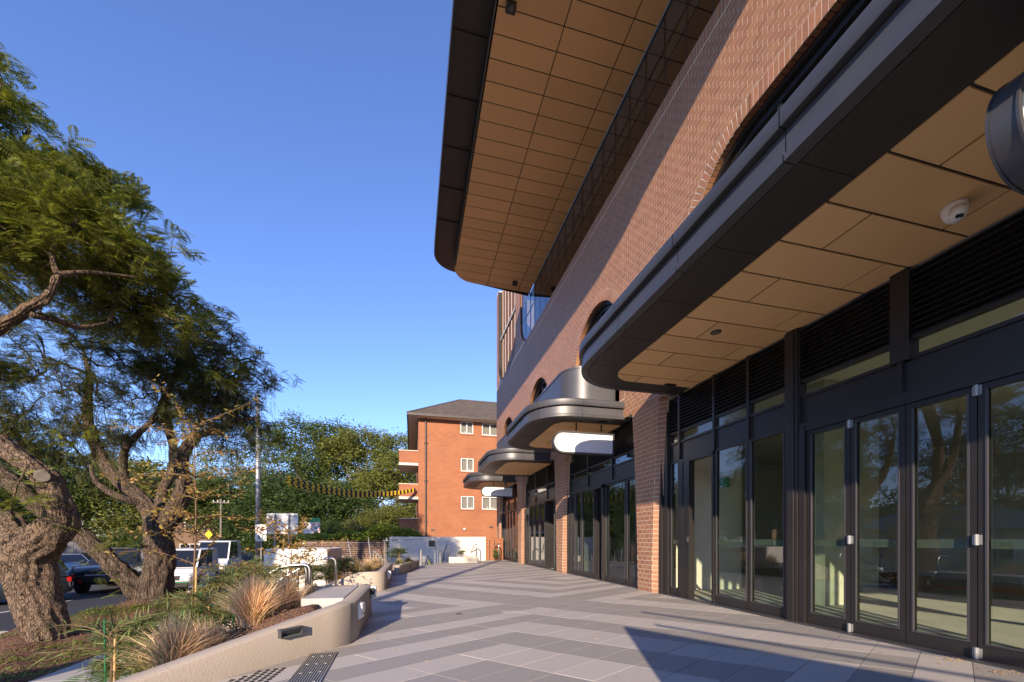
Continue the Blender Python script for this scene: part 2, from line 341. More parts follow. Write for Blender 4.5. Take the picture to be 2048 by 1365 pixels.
def arch_chord(k, z, grow=0.0):
    yc, near = ARCHES[k]; r = ARCH_R+grow
    if z < 4.0 or z > ARCH_Z+r: return None
    hw = r if z <= ARCH_Z else math.sqrt(max(r*r-(z-ARCH_Z)**2, 0))
    if near is not None: return (near-r if z < ARCH_Z else near-hw, yc+hw)
    return (yc-hw, yc+hw)
def band_chord(z, grow=0.0):
    z0 = 8.93-grow
    if z < z0: return None
    dz = z-z0; r = 1.0+grow; y1 = 16.6-1.0+(math.sqrt(max(r*r-(r-dz)**2, 0)) if dz < r else r)
    return (-9, y1)
def screen_chord(z, grow=0.0):
    z0 = 8.95-grow
    if z < z0: return None
    dz = z-z0; r = 1.2+grow; o = r-(math.sqrt(max(r*r-(r-dz)**2, 0)) if dz < r else r)
    return (17.35-grow+o, 21.0+grow-o)
def free(z, grow):
    """intervals of wall along y at height z, outside the openings"""
    iv = [(-4.0, 21.5)]
    cuts = [arch_chord(k, z, grow) for k in range(4)]+[band_chord(z, .0 if grow == 0 else .0), screen_chord(z, 0.0)]
    for c in cuts:
        if not c: continue
        nx = []
        for a, b in iv:
            if c[1] <= a or c[0] >= b: nx.append((a, b)); continue
            if c[0] > a: nx.append((a, c[0]))
            if c[1] < b: nx.append((c[1], b))
        iv = nx
    return iv
wall = part('brick_wall', bld)
mb = MB(); z = 3.60
while z < 14.0:
    dz = .0215
    for a, b in free(z+dz/2, 0.0):
        if b-a > .004: mb.add([(XW+.0025, a, z), (XW+.0025, b, z), (XW+.0025, b, z+dz), (XW+.0025, a, z+dz)], [(0, 3, 2, 1)])
    z += dz
# solid core of the wall between the openings (keeps light out) and the end return
for y0, y1 in ((-4, -3.6), (6.1, 7.95), (10.9, 12.7), (15.65, 17.5), (20.45, 21.49)): mb.box(XW+.03, XW+.30, y0, y1, 3.62, 7.0)
mb.box(XW+.03, XW+.30, -4, 21.49, 7.0, 8.90)
mb.box(XW+.03, XW+.30, 16.66, 17.3, 8.90, 14); mb.box(XW+.03, XW+.30, 21.03, 21.49, 8.90, 14)
mb.box(XW+.0075, 12, 21.45, 21.499, 0, 14)
mb.build('mortar', 'mortar', wall)

def brick_mesh(l, h, dp, name):
    m = MB(); bv = .003
    m.add([(0,-l/2,-h/2),(0,l/2,-h/2),(0,l/2,h/2),(0,-l/2,h/2),(dp,-l/2,-h/2),(dp,l/2,-h/2),(dp,l/2,h/2),(dp,-l/2,h/2)],
          [(0,3,2,1),(0,1,5,4),(1,2,6,5),(2,3,7,6),(3,0,4,7)])
    me = bpy.data.meshes.new(name); me.from_pydata(m.v, [], m.f); me.materials.append(M['brick']); return me
ME_S = brick_mesh(BL, BH, .03, 'stretcher_brick'); ME_A = brick_mesh(SOLD-.01, .068, .16, 'soldier_brick')
def col_hw(z): return .385+.215*max(0, min(1, z/3.6))**1.7        # the piers flare towards the top
COLS = [7.17, 11.93, 16.70, 21.12]
cand = []                        # (distance, kind, matrix-ish, parent)
rest = {'wall': MB()}
def put_brick(y, z, l, parent_key, x=XW, h=BH, dp=.03, rx=0.0, rz=0.0, full=None):
    d, vis = view((x, y, z)); hidden = (z < 4.0+max(0, (6.5-y))*.0 and y < 6.3) or (y < 6.3 and z < 6.0)
    dd = d if (vis and not hidden) else 500+d
    cand.append((dd, full, (x, y, z), rx, rz, l, h, dp, parent_key))
for i in range(int((14.0-3.60)/PH)):
    z = 3.60+(i+.5)*PH
    if 8.69 < z < 8.93: ztop = True
    else: ztop = False
    fz = [free(z+q*PH, SOLD-.02 if z < 7.4 else 0.0) for q in (-.5, .5)]
    for a, b in (fz[0] if sum(v-u for u, v in fz[0]) > sum(v-u for u, v in fz[1]) else fz[1]):
        if ztop and a < 16: a = max(a, 15.75)
        if z > 8.93 and a < 16: continue
        k0 = math.floor((a-(PL/2 if i % 2 else 0))/PL)
        y = k0*PL+(PL/2 if i % 2 else 0)
        while y < b:
            c0, c1 = max(y+.005, a), min(y+PL-.005, b)
            if c1-c0 > .02: put_brick((c0+c1)/2, z, c1-c0, 'wall', full='s' if abs(c1-c0-BL) < 1e-4 else None)
            y += PL
y = -4.0                          # soldier course along the top edge under the glass band
while y < 15.75:
    put_brick(y+.04, 8.93-.118, .068, 'wall', h=.225); y += .078
for k, (yc, near) in enumerate(ARCHES):
    n = int(math.pi*(ARCH_R+SOLD/2)/.080); rm = ARCH_R+SOLD/2
    for j in range(n):
        a = math.pi*(j+.5)/n
        if near is not None and a > math.pi/2: continue
        put_brick(yc+rm*math.cos(a), ARCH_Z+rm*math.sin(a), SOLD-.004, 'wall', x=XW-.004, h=.070, dp=.16, rx=a, full='a')
    if near is not None:
        y = yc-.04
        while y > -3.8: put_brick(y, ARCH_Z+rm, SOLD-.01, 'wall', x=XW-.004, h=.068, dp=.16, rx=math.pi/2, full='a'); y -= .078
    z = ARCH_Z-.04
    while z > 4.0:
        for sgn in ((1,) if near is not None else (1, -1)):
            put_brick(yc+sgn*rm, z, SOLD-.01, 'wall', x=XW-.004, h=.068, dp=.16, full='a')
        z -= .078
# brick piers with chamfered edges
cols = []
for ci, yc in enumerate(COLS):
    cp = part('brick_pier', bld); cols.append(cp); core = MB(); CH, CD = .13, .11
    rows = 42
    for i in range(rows):
        z0, z1 = i*PH, (i+1)*PH
        def prof(z, ins):
            w = col_hw(z)-ins
            return [(4.75, yc-w), (XW+CD+ins, yc-w), (XW+ins, yc-w+CH), (XW+ins, yc+w-CH), (XW+CD+ins, yc+w), (4.75, yc+w)]
        p0, p1 = prof(z0, .0025), prof(z1, .0025)
        for j in range(5): core.add([(*p0[j], z0), (*p0[j+1], z0), (*p1[j+1], z1), (*p1[j], z1)], [(3, 2, 1, 0)])
        z = z0+PH/2; w = col_hw(z); key = 'col%d' % ci; rest.setdefault(key, MB())
        a, b = yc-w+CH+.004, yc+w-CH-.004; off = (PL/2 if i % 2 else 0)
        y = yc+off-PL*5
        while y < b:
            c0, c1 = max(y+.005, a), min(y+PL-.005, b)
            if c1-c0 > .015: put_brick((c0+c1)/2, z, c1-c0, key, full='s' if abs(c1-c0-BL) < 1e-4 else None)
            y += PL
        ln = math.hypot(CH, CD); an = math.atan2(CD, CH)
        for sg in (-1, 1):
            cx, cy = XW+CD/2, yc+sg*(w-CH/2)
            put_brick(cy, z, ln-.008, key, x=cx, rz=-an*sg)
            # return faces (dark metal side cheeks cover them deeper in)
    core.build('mortar', 'mortar', cp)
cand.sort(key=lambda c: c[0])
n_ind = 0
for dd, full, p, rx, rz, l, h, dp, key in cand:
    parent = wall if key == 'wall' else cols[int(key[3:])]
    if full and n_ind < 290 and dd < 400:
        o = bpy.data.objects.new('brick', ME_S if full == 's' else ME_A); o.location = p; o.rotation_euler = (rx, 0, rz); link(o, parent); n_ind += 1
    else:
        Mx = Matrix.Rotation(rx, 3, 'X') if rx else (Matrix.Rotation(rz, 3, 'Z') if rz else None)
        V = [(0,-l/2,-h/2),(0,l/2,-h/2),(0,l/2,h/2),(0,-l/2,h/2),(dp,-l/2,-h/2),(dp,l/2,-h/2),(dp,l/2,h/2),(dp,-l/2,h/2)]
        V = [tuple((Mx @ Vector(q) if Mx is not None else Vector(q))+Vector(p)) for q in V]
        rest[key].add(V, [(0,3,2,1),(0,1,5,4),(1,2,6,5),(2,3,7,6),(3,0,4,7)])
for key, m in rest.items():
    o = m.build('brickwork', 'brick', wall if key == 'wall' else cols[int(key[3:])]); o['kind'] = 'stuff'

# arched windows
for k, (yc, near) in enumerate(ARCHES):
    aw = part('arched_window', bld); n = 28
    def ring(r):
        pts = [(yc+r, 4.0)]+[(yc+r*math.cos(math.pi*i/n), ARCH_Z+r*math.sin(math.pi*i/n)) for i in range(n+1)]+[(yc-r, 4.0)]
        if near is not None: pts = [(yc+r, 4.0)]+[(yc+r*math.cos(math.pi/2*i/n), ARCH_Z+r*math.sin(math.pi/2*i/n)) for i in range(n+1)]+[(-3.7, ARCH_Z+r), (-3.71, ARCH_Z+r)]
        return pts
    for nm, x0, x1, ra, rb in (('frame', XW+.10, XW+.30, ARCH_R+.01, ARCH_R-.06), ('sash', XW+.17, XW+.26, ARCH_R-.07, ARCH_R-.15)):
        A, B = ring(ra), ring(rb); m = MB()
        for i in range(len(A)-1):
            m.add([(x0, *A[i]), (x0, *A[i+1]), (x0, *B[i+1]), (x0, *B[i])], [(0, 1, 2, 3)])
            m.add([(x0, *B[i]), (x0, *B[i+1]), (x1, *B[i+1]), (x1, *B[i])], [(0, 1, 2, 3)])
        m.build(nm, 'dkpaint', aw)
    A, B = ring(ARCH_R+SOLD+.004), ring(ARCH_R+.002); m = MB()
    for i in range(len(A)-1): m.add([(XW-.0018, *A[i]), (XW-.0018, *A[i+1]), (XW-.0018, *B[i+1]), (XW-.0018, *B[i])], [(0, 1, 2, 3)])
    m.build('arch_mortar', 'mortar', aw)
    g = MB(); P = ring(ARCH_R-.12)
    g.add([(XW+.22, *q) for q in P], [tuple(range(len(P)))[::-1]]); g.build('pane', 'glassup', aw)
    for yy in ((yc,) if near is None else (yc-.3, yc-2.0, yc-3.7, yc-5.4)): m = MB(); m.box(XW+.18, XW+.25, yy-.03, yy+.03, 4.0, ARCH_Z+ARCH_R-.1); m.build('mullion', 'dkpaint', aw)
    m = MB(); m.box(XW+.185, XW+.245, (yc-ARCH_R+.06) if near is None else -3.6, yc+ARCH_R-.06, ARCH_Z-.03, ARCH_Z+.03); m.build('transom', 'dkpaint', aw)

# canopies
def outline(x0, xo, y0, y1, r, n=10, inset=0.0):
    """plan outline from the wall at the near end, round the two outer corners, to the wall at the far end"""
    c0 = arc(xo+r, y0+r, r, 270, 180, n); c1 = arc(xo+r, y1-r, r, 180, 90, n)
    return [(x0, y0)]+c0+c1+[(x0, y1)]
def resample(P, step):
    out = [P[0]]
    for a, b in zip(P[:-1], P[1:]):
        L = math.dist(a, b); n = max(1, int(math.ceil(L/step)))
        for i in range(1, n+1): out.append((a[0]+(b[0]-a[0])*i/n, a[1]+(b[1]-a[1])*i/n))
    return out
def offset(P):
    N = []
    for i in range(len(P)):
        a, b = P[max(i-1, 0)], P[min(i+1, len(P)-1)]; dx, dy = b[0]-a[0], b[1]-a[1]; L = math.hypot(dx, dy) or 1
        N.append((-dy/L, dx/L))
    return N
CZ = 3.57
PROF_LOW = [(-.10, 0.004), (0, 0.004), (.004, .050), (-.020, .066), (-.020, .222)]
PROF_TOP = [(-.07, .232), (.030, .232), (.036, .242), (.036, .352), (.015, .376), (-.12, .380)]
def sweep(m, P, N, prof):
    V = []; k = len(prof)
    for (x, y), (nx, ny) in zip(P, N):
        for o, z in prof: V.append((x+nx*o, y+ny*o, CZ+z))
    F = [(i*k+j, i*k+j+1, (i+1)*k+j+1, (i+1)*k+j) for i in range(len(P)-1) for j in range(k-1)]
    m.add(V, F)
def canopy(y0, y1, joints_from, upstand):
    c = part('canopy', bld); XO = 2.46
    P = resample(outline(XG-.02, XO, y0, y1, .92), .09); N = offset(P)
    m = MB(); sweep(m, [(p[0]-n[0]*.03, p[1]-n[1]*.03) for p, n in zip(P, N)], N, [(-.2, .03), (-.005, .03), (-.005, .35), (-.2, .35)]); m.build('fascia_backing', 'black', c)
    i = 0
    while i < len(P)-1:
        j = min(i+13, len(P)-1)
        if len(P)-1-j < 5: j = len(P)-1
        S = P[i:j+1]; NS = N[i:j+1]
        S = list(S); e = .004
        def shr(a, b): L = math.dist(a, b); return (a[0]+(b[0]-a[0])*e/L, a[1]+(b[1]-a[1])*e/L)
        S[0] = shr(S[0], S[1]); S[-1] = shr(S[-1], S[-2])
        m = MB(); sweep(m, S, NS, PROF_LOW); m.build('fascia_panel', 'dkmetal', c, auto=35)
        m = MB(); sweep(m, S, NS, PROF_TOP); m.build('gutter_panel', 'dkmetal', c, auto=35)
        i = j
    A = [(p[0]-n[0]*.10, p[1]-n[1]*.10) for p, n in zip(P, N)]
    m = MB(); m.prism([(p[0]-n[0]*.03, p[1]-n[1]*.03) for p, n in zip(P, N)], CZ+.355, CZ+.372); m.build('roof_sheet', 'dkmetal', c)
    # dark soffit border, in bays
    inner = [(XG-.02, y0+.42)]+arc(XO+.61+.38, y0+.42+.38, .38, 270, 180, 8)+arc(XO+.61+.38, y1-.42-.38, .38, 180, 90, 8)+[(XG-.02, y1-.42)]
    m = MB(); m.prism([(p[0]-n[0]*.11, p[1]-n[1]*.11) for p, n in zip(P, N)], CZ+.006, CZ+.03); m.build('soffit_border', 'soffitdark', c)
    yj = joints_from+.207
    while yj < y1-.5:
        if yj > y0+.5:
            m = MB(); m.box(XO+.12, XO+.60, yj-.004, yj+.004, CZ+.0045, CZ+.0058); m.build('soffit_joint', 'black', c)
        yj += .828
    conv = inner[::-1]
    A2 = sum(conv[q][0]*conv[(q+1)%len(conv)][1]-conv[(q+1)%len(conv)][0]*conv[q][1] for q in range(len(conv)))
    if A2 < 0: conv = conv[::-1]
    g = .0105; k = math.floor((y0-joints_from)/.414)
    while joints_from+k*.414 < y1:
        ya, yb = joints_from+k*.414, joints_from+(k+1)*.414
        xs = [XO+.3, 3.52, XG] if k % 2 else [XO+.3, 4.27, XG]
        for xa, xb in zip(xs[:-1], xs[1:]):
            poly = clip([(xa+g, ya+g), (xb-g, ya+g), (xb-g, yb-g), (xa+g, yb-g)], conv)
            if len(poly) > 2:
                m = MB(); m.prism(poly, CZ-.006, CZ+.005); m.build('soffit_panel', 'beige', c)
        k += 1
    if upstand:
        ua, ub, ux = y0+.38, y1-.05, 3.30
        U = resample([(XW+.0, ua)]+arc(ux+.55, ua+.55, .55, 270, 180, 16)+[(ux, ub), (XW, ub)], .4); m = MB()
        nU = len(U); m.add([(*a, CZ+.373) for a in U]+[(*a, 4.80) for a in U], [(q, q+1, nU+q+1, nU+q) for q in range(nU-1)])
        m.add([(*q, 4.80) for q in U], [tuple(range(len(U)))]); m.build('parapet', 'dkmetal', c, auto=40)
        m = MB(); NU = offset(U)
        V = []
        for (x, y), (nx, ny) in zip(U, NU):
            for o, zz in ((.012, 4.775), (.012, 4.815), (-.05, 4.82)): V.append((x+nx*o, y+ny*o, zz))
        m.add(V, [(q*3+j, q*3+j+1, q*3+j+4, q*3+j+3) for q in range(len(U)-1) for j in range(2)]); m.build('capping', 'dkmetal', c)
    return c
C1 = canopy(-2.6, 6.44, 2.05, False)
C2 = canopy(7.98, 11.36, 8.0, True); C3 = canopy(12.75, 16.12, 12.76, True); C4 = canopy(17.52, 20.9, 17.53, True)

# roof overhang with panelled soffit
rf = part('roof_overhang', bld)
ro = [(4.43, 15.50), (2.3, 15.2)]+arc(2.26, 14.4, .8, 96, 180, 8)
inn = [(1.46, 14.4), (1.46, -.2), (1.75, -1.0), (2.3, -1.9), (3.0, -3.0), (4.43, -5)]
conv = ro+inn
A2 = sum(conv[q][0]*conv[(q+1)%len(conv)][1]-conv[(q+1)%len(conv)][0]*conv[q][1] for q in range(len(conv)))
if A2 < 0: conv = conv[::-1]
m = MB(); m.prism(conv, ROOF_Z+.008, ROOF_Z+.30); m.build('soffit_backing', 'black', rf)
xs = [1.40, 2.757, 3.966, 4.44]; g = .010; k = -30
while 7.19+k*.41 < 16:
    ya, yb = 7.19+k*.41, 7.19+(k+1)*.41
    for xa, xb in zip(xs[:-1], xs[1:]):
        poly = clip([(xa+g, ya+g), (xb-g, ya+g), (xb-g, yb-g), (xa+g, yb-g)], conv)
        if len(poly) > 2: m = MB(); m.prism(poly, ROOF_Z, ROOF_Z+.010); m.build('soffit_panel', 'beige', rf)
    k += 1
edge = [(4.43, 15.5), (3.2, 15.3), (2.2, 15.22)]+arc(1.65, 14.3, .9, 90, 180, 10)+[(.75, 12.1*.95), (.75, 10.3), (.75, 9.1), (.75, 7.9), (.75, 6.7), (.75, 5.5), (.75, 4.3), (.75, 3.1), (.75, 1.9), (.75, .7), (.78, -.3), (.95, -.95), (1.56, -1.55), (1.95, -2.1), (2.8, -3.3), (4.43, -5.2)]
m = MB(); m.prism(edge, ROOF_Z+.31, ROOF_Z+.33); m.build('gutter_soffit', 'soffitdark', rf)
m = MB(); m.prism([(p[0]*1.0, p[1]) for p in edge], ROOF_Z+.335, ROOF_Z+.62); m.build('fascia', 'dkmetal', rf)
m = MB()
for yy in np.arange(.7, 14, 1.21): m.box(.77, 1.45, yy-.012, yy+.012, ROOF_Z+.285, ROOF_Z+.309)
m.tube([(.80, .2, ROOF_Z+.31), (.80, 14.2, ROOF_Z+.31)], .012, 6); m.build('gutter_rib', 'soffitdark', rf)
m = MB(); m.box(1.462, 1.50, -.2, 14.4, ROOF_Z+.0, ROOF_Z+.312); m.build('drop_edge', 'soffitdark', rf)

# glass band under the roof
gb = part('glass_band', bld); y = 15.45; pts = []
def pane_poly(ya, yb):
    P = [];
    for i in range(9):
        yy = ya+(yb-ya)*i/8
        zb = 8.93 if yy < 15.6 else 8.93+1-math.sqrt(max(1-(yy-15.6)**2, 0))
        P.append((yy, zb))
    return P
ys = [16.58]+[15.9-.0-i*.62 for i in range(27)]
for a, b in zip(ys[1:], ys[:-1]):
    P = pane_poly(a+.012, b-.012); m = MB()
    V = [(XW+.05, *q) for q in P]+[(XW+.05, b-.012, 12.6 if b > 15.4 else ROOF_Z+.02), (XW+.05, a+.012, 12.6 if b > 15.4 else ROOF_Z+.02)]
    m.add(V, [tuple(range(len(V)))[::-1]]); m.build('pane', 'glassup', gb)
for yy in ys[1:]: m = MB(); m.box(XW+.045, XW+.09, yy-.008, yy+.008, 8.94, ROOF_Z+.02); m.build('mullion', 'soffitdark', gb)
m = MB(); m.box(XW+.046, XW+.085, -4, 16.55, 9.925, 9.94); m.build('transom', 'soffitdark', gb)
m = MB(); z = 8.93
for i in range(16):                 # brick return of the rounded jamb
    a0, a1 = R(90*i/16), R(90*(i+1)/16); f = lambda a: (15.6+math.sin(a)*1.0, 9.93-math.cos(a)*1.0)
    p, q = f(a0), f(a1); m.add([(XW+.001, *p), (XW+.001, *q), (XW+.12, *q), (XW+.12, *p)], [(0, 1, 2, 3)])
m.add([(XW+.001, 16.6, 9.93), (XW+.001, 16.6, 13.9), (XW+.12, 16.6, 13.9), (XW+.12, 16.6, 9.93)], [(0, 1, 2, 3)]); m.build('brick_reveal', 'brick', gb)
m = MB(); m.box(XW+.6, XW+.65, -4, 16.6, 3.7, 14); m.box(XW+.6, XW+3, -4, 16.6, 3.62, 3.66); m.build('upper_backing', 'black', bld)

# brick lattice screen in the far opening
ss = part('lattice_screen', bld)
def sc_poly(g_=0):
    P = []
    n = 14
    for i in range(n+1):
        a = R(180+90*i/n); P.append((18.55+(1.2-g_)*math.cos(a), 10.15+(1.2-g_)*math.sin(a)))
    for i in range(n+1):
        a = R(270+90*i/n); P.append((19.8+(1.2-g_)*math.cos(a), 10.15+(1.2-g_)*math.sin(a)))
    return [(17.35+g_, 13.9)]+P+[(21.0-g_, 13.9)]
A, B = sc_poly(0), sc_poly(.05); m = MB()
for i in range(len(A)-1):
    m.add([(XW-.015, *A[i]), (XW-.015, *A[i+1]), (XW-.015, *B[i+1]), (XW-.015, *B[i])], [(0, 1, 2, 3)])
    m.add([(XW-.015, *B[i]), (XW-.015, *B[i+1]), (XW+.25, *B[i+1]), (XW+.25, *B[i])], [(0, 1, 2, 3)])
    m.add([(XW-.015, *A[i+1]), (XW-.015, *A[i]), (XW+.01, *A[i]), (XW+.01, *A[i+1])], [(0, 1, 2, 3)])
m.build('frame', 'dkpaint', ss)
for i in range(44):
    z = 9.02+i*.112; ch = screen_chord(z, -.05)
    if not ch: continue
    m = MB(); m.box(XW+.16, XW+.24, ch[0], ch[1], z, z+.062); m.build('slat', 'brick', ss)
m = MB(); m.box(XW+.26, XW+.3, 17.3, 21.05, 8.9, 14); m.build('backing', 'black', ss)
for yy in (18.1, 18.75, 19.4, 20.05, 20.6):
    zb = next(z for z in np.arange(8.95, 11, .02) if screen_chord(z, -.05) and screen_chord(z, -.05)[0] < yy < screen_chord(z, -.05)[1])
    m = MB(); m.box(XW+.135, XW+.158, yy-.012, yy+.012, zb, 13.9); m.build('mullion', 'bench', ss)
m = MB(); m.box(XW+.09, XW+.13, 17.4, 20.95, 11.35, 11.50); m.build('transom', 'bench', ss)

# shop fronts --------------------------------------------------------------
def bar(m, y0, y1, z0, z1, x0=XG-.035, x1=XG+.045): m.box(x0, x1, y0, y1, z0, z1)
def leaf(parent, name, y0, y1, z0, z1, st, rail, gm, x=XG, film=True, top=None):
    """framed glass leaf: stiles, rails, pane, manifestation strip"""
    L = part(name, parent); m = MB(); top = st if top is None else top
    m.box(x-.03, x+.03, y0, y0+st, z0, z1); m.box(x-.03, x+.03, y1-st, y1, z0, z1)
    m.box(x-.028, x+.028, y0+st, y1-st, z0, z0+rail); m.box(x-.028, x+.028, y0+st, y1-st, z1-top, z1)
    m.build('frame', 'dkpaint', L)
    m = MB(); b = .012
    m.box(x-.036, x-.020, y0+st-.002, y0+st+b, z0+rail-.002, z1-top); m.box(x-.036, x-.020, y1-st-b, y1-st+.002, z0+rail-.002, z1-top)
    m.box(x-.036, x-.020, y0+st+b, y1-st-b, z0+rail-.002, z0+rail+b); m.build('glazing_bead', 'dkmetal', L)
    m = MB(); m.box(x-.004, x+.004, y0+st, y1-st, z0+rail, z1-top); m.build('pane', gm, L)
    if film:
        m = MB(); m.box(x+.005, x+.0065, y0+st+.012, y1-st-.012, .925, 1.005); m.build('safety_strip', 'film', L)
    return L
def louvres(parent, y0, y1, z0, z1, single):
    n = int((z1-z0)/.052); J = MB()
    for i in range(n):
        z = z0+(i+.5)*(z1-z0)/n; m = MB() if single else J
        m.add([(XG-.045, y0, z-.022), (XG-.045, y1, z-.022), (XG+.015, y1, z+.024), (XG+.015, y0, z+.024),
               (XG-.045, y0, z-.028), (XG-.045, y1, z-.028), (XG+.020, y1, z+.018), (XG+.020, y0, z+.018)],
              [(0, 3, 2, 1), (4, 5, 6, 7), (0, 1, 5, 4), (2, 3, 7, 6)])
        if single: m.build('louvre_blade', 'dkpaint', parent)
    if not single: J.build('louvre_blades', 'dkpaint', parent)['kind'] = 'stuff'
    m = MB(); m.box(XG+.05, XG+.06, y0, y1, z0, z1); m.build('louvre_backing', 'black', parent)
def upper(parent, ys, gm, single):
    """transom panel, clerestory strip and louvres between the mullions ys"""
    for a, b in zip(ys[:-1], ys[1:]):
        m = MB(); m.box(XG-.012, XG+.02, a, b, 2.40, 2.70); m.build('transom_panel', 'dkpaint', parent)
        m = MB(); m.box(XG-.004, XG+.004, a, b, 2.735, 2.885); m.build('clerestory_pane', gm, parent)
        louvres(parent, a, b, 2.915, 3.575, single)
        m = MB(); m.box(XG-.035, XG+.04, a, b, 2.70, 2.735); m.box(XG-.035, XG+.04, a, b, 2.885, 2.915); m.build('rail', 'dkpaint', parent)
    for i, y in enumerate(ys): m = MB(); m.box(XG-.05, XG+.05, y-.022, y+.022, 2.40, 3.60); m.build('mullion', 'dkpaint', parent)
def hinge(parent, y):
    for z in (.06, 1.0, 2.24): m = MB(); m.cyl((XG-.045, y, z-.045), (XG-.045, y, z+.045), .016, seg=10); m.box(XG-.038, XG-.03, y-.03, y+.03, z-.04, z+.04); m.build('hinge', 'galv', parent)
sf = part('shopfront', bld)
m = MB(); m.box(XG-.13, XG+.06, -3.6, 6.75, -.03, .012); m.build('threshold', 'dkmetal', sf)
for y0, y1 in ((3.42, 3.92), (2.91, 3.42), (2.40, 2.91), (1.89, 2.40), (1.38, 1.89), (.87, 1.38), (.36, .87)):
    leaf(sf, 'folding_door', y0+.004, y1-.004, .014, 2.285, .048, .125, 'glass')
for y in (3.42, 2.40, 1.38): hinge(sf, y)
m = MB(); m.box(XG-.06, XG+.05, 3.925, 4.00, 0, 2.34); m.box(XG-.05, XG+.05, -3.5, 4.0, 2.29, 2.40); m.build('door_frame', 'dkpaint', sf)
m = MB(); m.box(XG-.07, XG+.06, 4.01, 4.18, 0, 3.6); m.box(XG-.085, XG-.07, 4.05, 4.14, 0, 3.6); m.build('post', 'dkpaint', sf, bevel=.004)
leaf(sf, 'fixed_light', 4.19, 4.785, 0, 2.40, .035, .14, 'glass'); leaf(sf, 'fixed_light', 4.79, 5.45, 0, 2.40, .03, .14, 'glass')
leaf(sf, 'fixed_light', 6.31, 6.58, 0, 2.40, .03, .14, 'glass')
m = MB(); m.box(XG-.06, XG+.05, 6.02, 6.07, 0, 2.36); m.box(XG-.05, XG+.05, 6.08, 6.18, 0, 2.36); m.box(XG-.06, XG+.05, 6.19, 6.30, 0, 2.36); m.box(XG-.055, XG+.05, 5.45, 5.49, 0, 2.36); m.box(XG-.055, XG+.05, 5.45, 6.31, 2.33, 2.40); m.build('door_frame', 'dkpaint', sf)
m = MB(); m.box(XG-.075, XG-.06, 6.035, 6.06, .96, 1.05); m.build('lock_plate', 'steel', sf)
m = MB(); m.box(XG-.08, XG+.07, 6.60, 6.70, 0, 3.6); m.box(XG-.12, XG+.07, 6.72, 6.80, 0, 3.6); m.build('post', 'dkpaint', sf)
upper(sf, [-2.6, -.4, 1.25, 2.95, 4.01], 'glass', True); upper(sf, [4.18, 4.79, 5.46, 6.31, 6.60], 'glass', True)
m = MB(); m.box(XG-.07, XG+.06, 2.86, 3.02, 2.70, 3.6); m.build('post', 'dkpaint', sf)
for bi in range(3):
    y0, y1 = COLS[bi]+.50, COLS[bi+1]-.50; W = y1-y0; s2 = part('shopfront', bld); gm = 'glassfar'
    m = MB(); m.box(XG-.10, XG+.06, y0-.1, y1+.1, -.03, .012); m.build('threshold', 'dkmetal', s2)
    m = MB()
    for y in (y0-.08, y1+.02): m.box(XG-.10, XG+.06, y, y+.06, 0, 3.6)
    m.box(XG-.06, XG+.05, y0-.02, y1+.02, 2.33, 2.40); m.build('post', 'dkpaint', s2)
    fr = {0: [0, .13, .40, .56, .78, .90, 1], 1: [0, .12, .36, .54, .72, .88, 1], 2: [0, .13, .35, .52, .69, .86, 1]}[bi]
    for q, (a, b) in enumerate(zip(fr[:-1], fr[1:])):
        if bi == 0 and q == 2:
            m = MB(); m.box(XG-.1, XG+.06, y0+a*W, y0+a*W+.06, 0, 2.36); m.box(XG+.02, XG+.5, y0+b*W-.05, y0+b*W, 0, 2.33); m.box(XG-.1, XG+.06, y0+a*W, y0+b*W, 2.28, 2.33); m.build('door_frame', 'dkpaint', s2); continue
        if bi == 1 and q == 1:
            m = MB(); m.box(XG+.0, XG+.4, y0+b*W-.04, y0+b*W, 0, 2.33); m.build('open_door', 'dkpaint', s2); continue
        leaf(s2, 'glazed_leaf', y0+a*W+.004, y0+b*W-.004, .014, 2.33, .038, .12, gm, film=False)
    upper(s2, [y0, y0+W*.30, y0+W*.66, y1], gm, False)
# metal cheeks beside each pier
for yc in COLS:
    for sg in (-1, 1): m = MB(); m.box(XW+.125, XG+.1, yc+sg*.395, yc+sg*.565, 0, 3.598); m.build('pier_cheek', 'dkpaint', bld)
# interior shell
it = part('interior', bld)
m = MB(); m.box(XG+.07, 13.5, -6, 21.4, -.06, -.002); m.build('floor', 'ifloor', it)
m = MB(); m.box(XG+.3, 13.5, -6, 21.4, 3.45, 3.55); m.build('ceiling', 'plaster', it)
m = MB(); m.box(13.5, 13.6, -6, 21.4, -.05, 3.55); m.box(XG+.1, 13.5, -6.1, -6, -.05, 3.55); m.build('back_wall', 'plaster', it)
m = MB(); m.box(XG+.12, 6.6, 7.10, 7.24, 0, 3.45); m.build('partition', 'plaster', it)
for y in (11.93, 16.70): m = MB(); m.box(XG+.12, 13.5, y-.06, y+.06, 0, 3.45); m.build('partition', 'plaster', it)
for p in ((6.1, 4.95), (8.6, 6.2), (6.1, 10.2)):
    m = MB(); m.box(p[0], p[0]+.42, p[1], p[1]+.42, 0, 3.45); m.build('interior_column', 'icolumn', it)
m = MB(); m.box(5.9, 6.5, 7.05, 7.098, 0, 2.2); m.build('partition_panel', 'plaster', it)
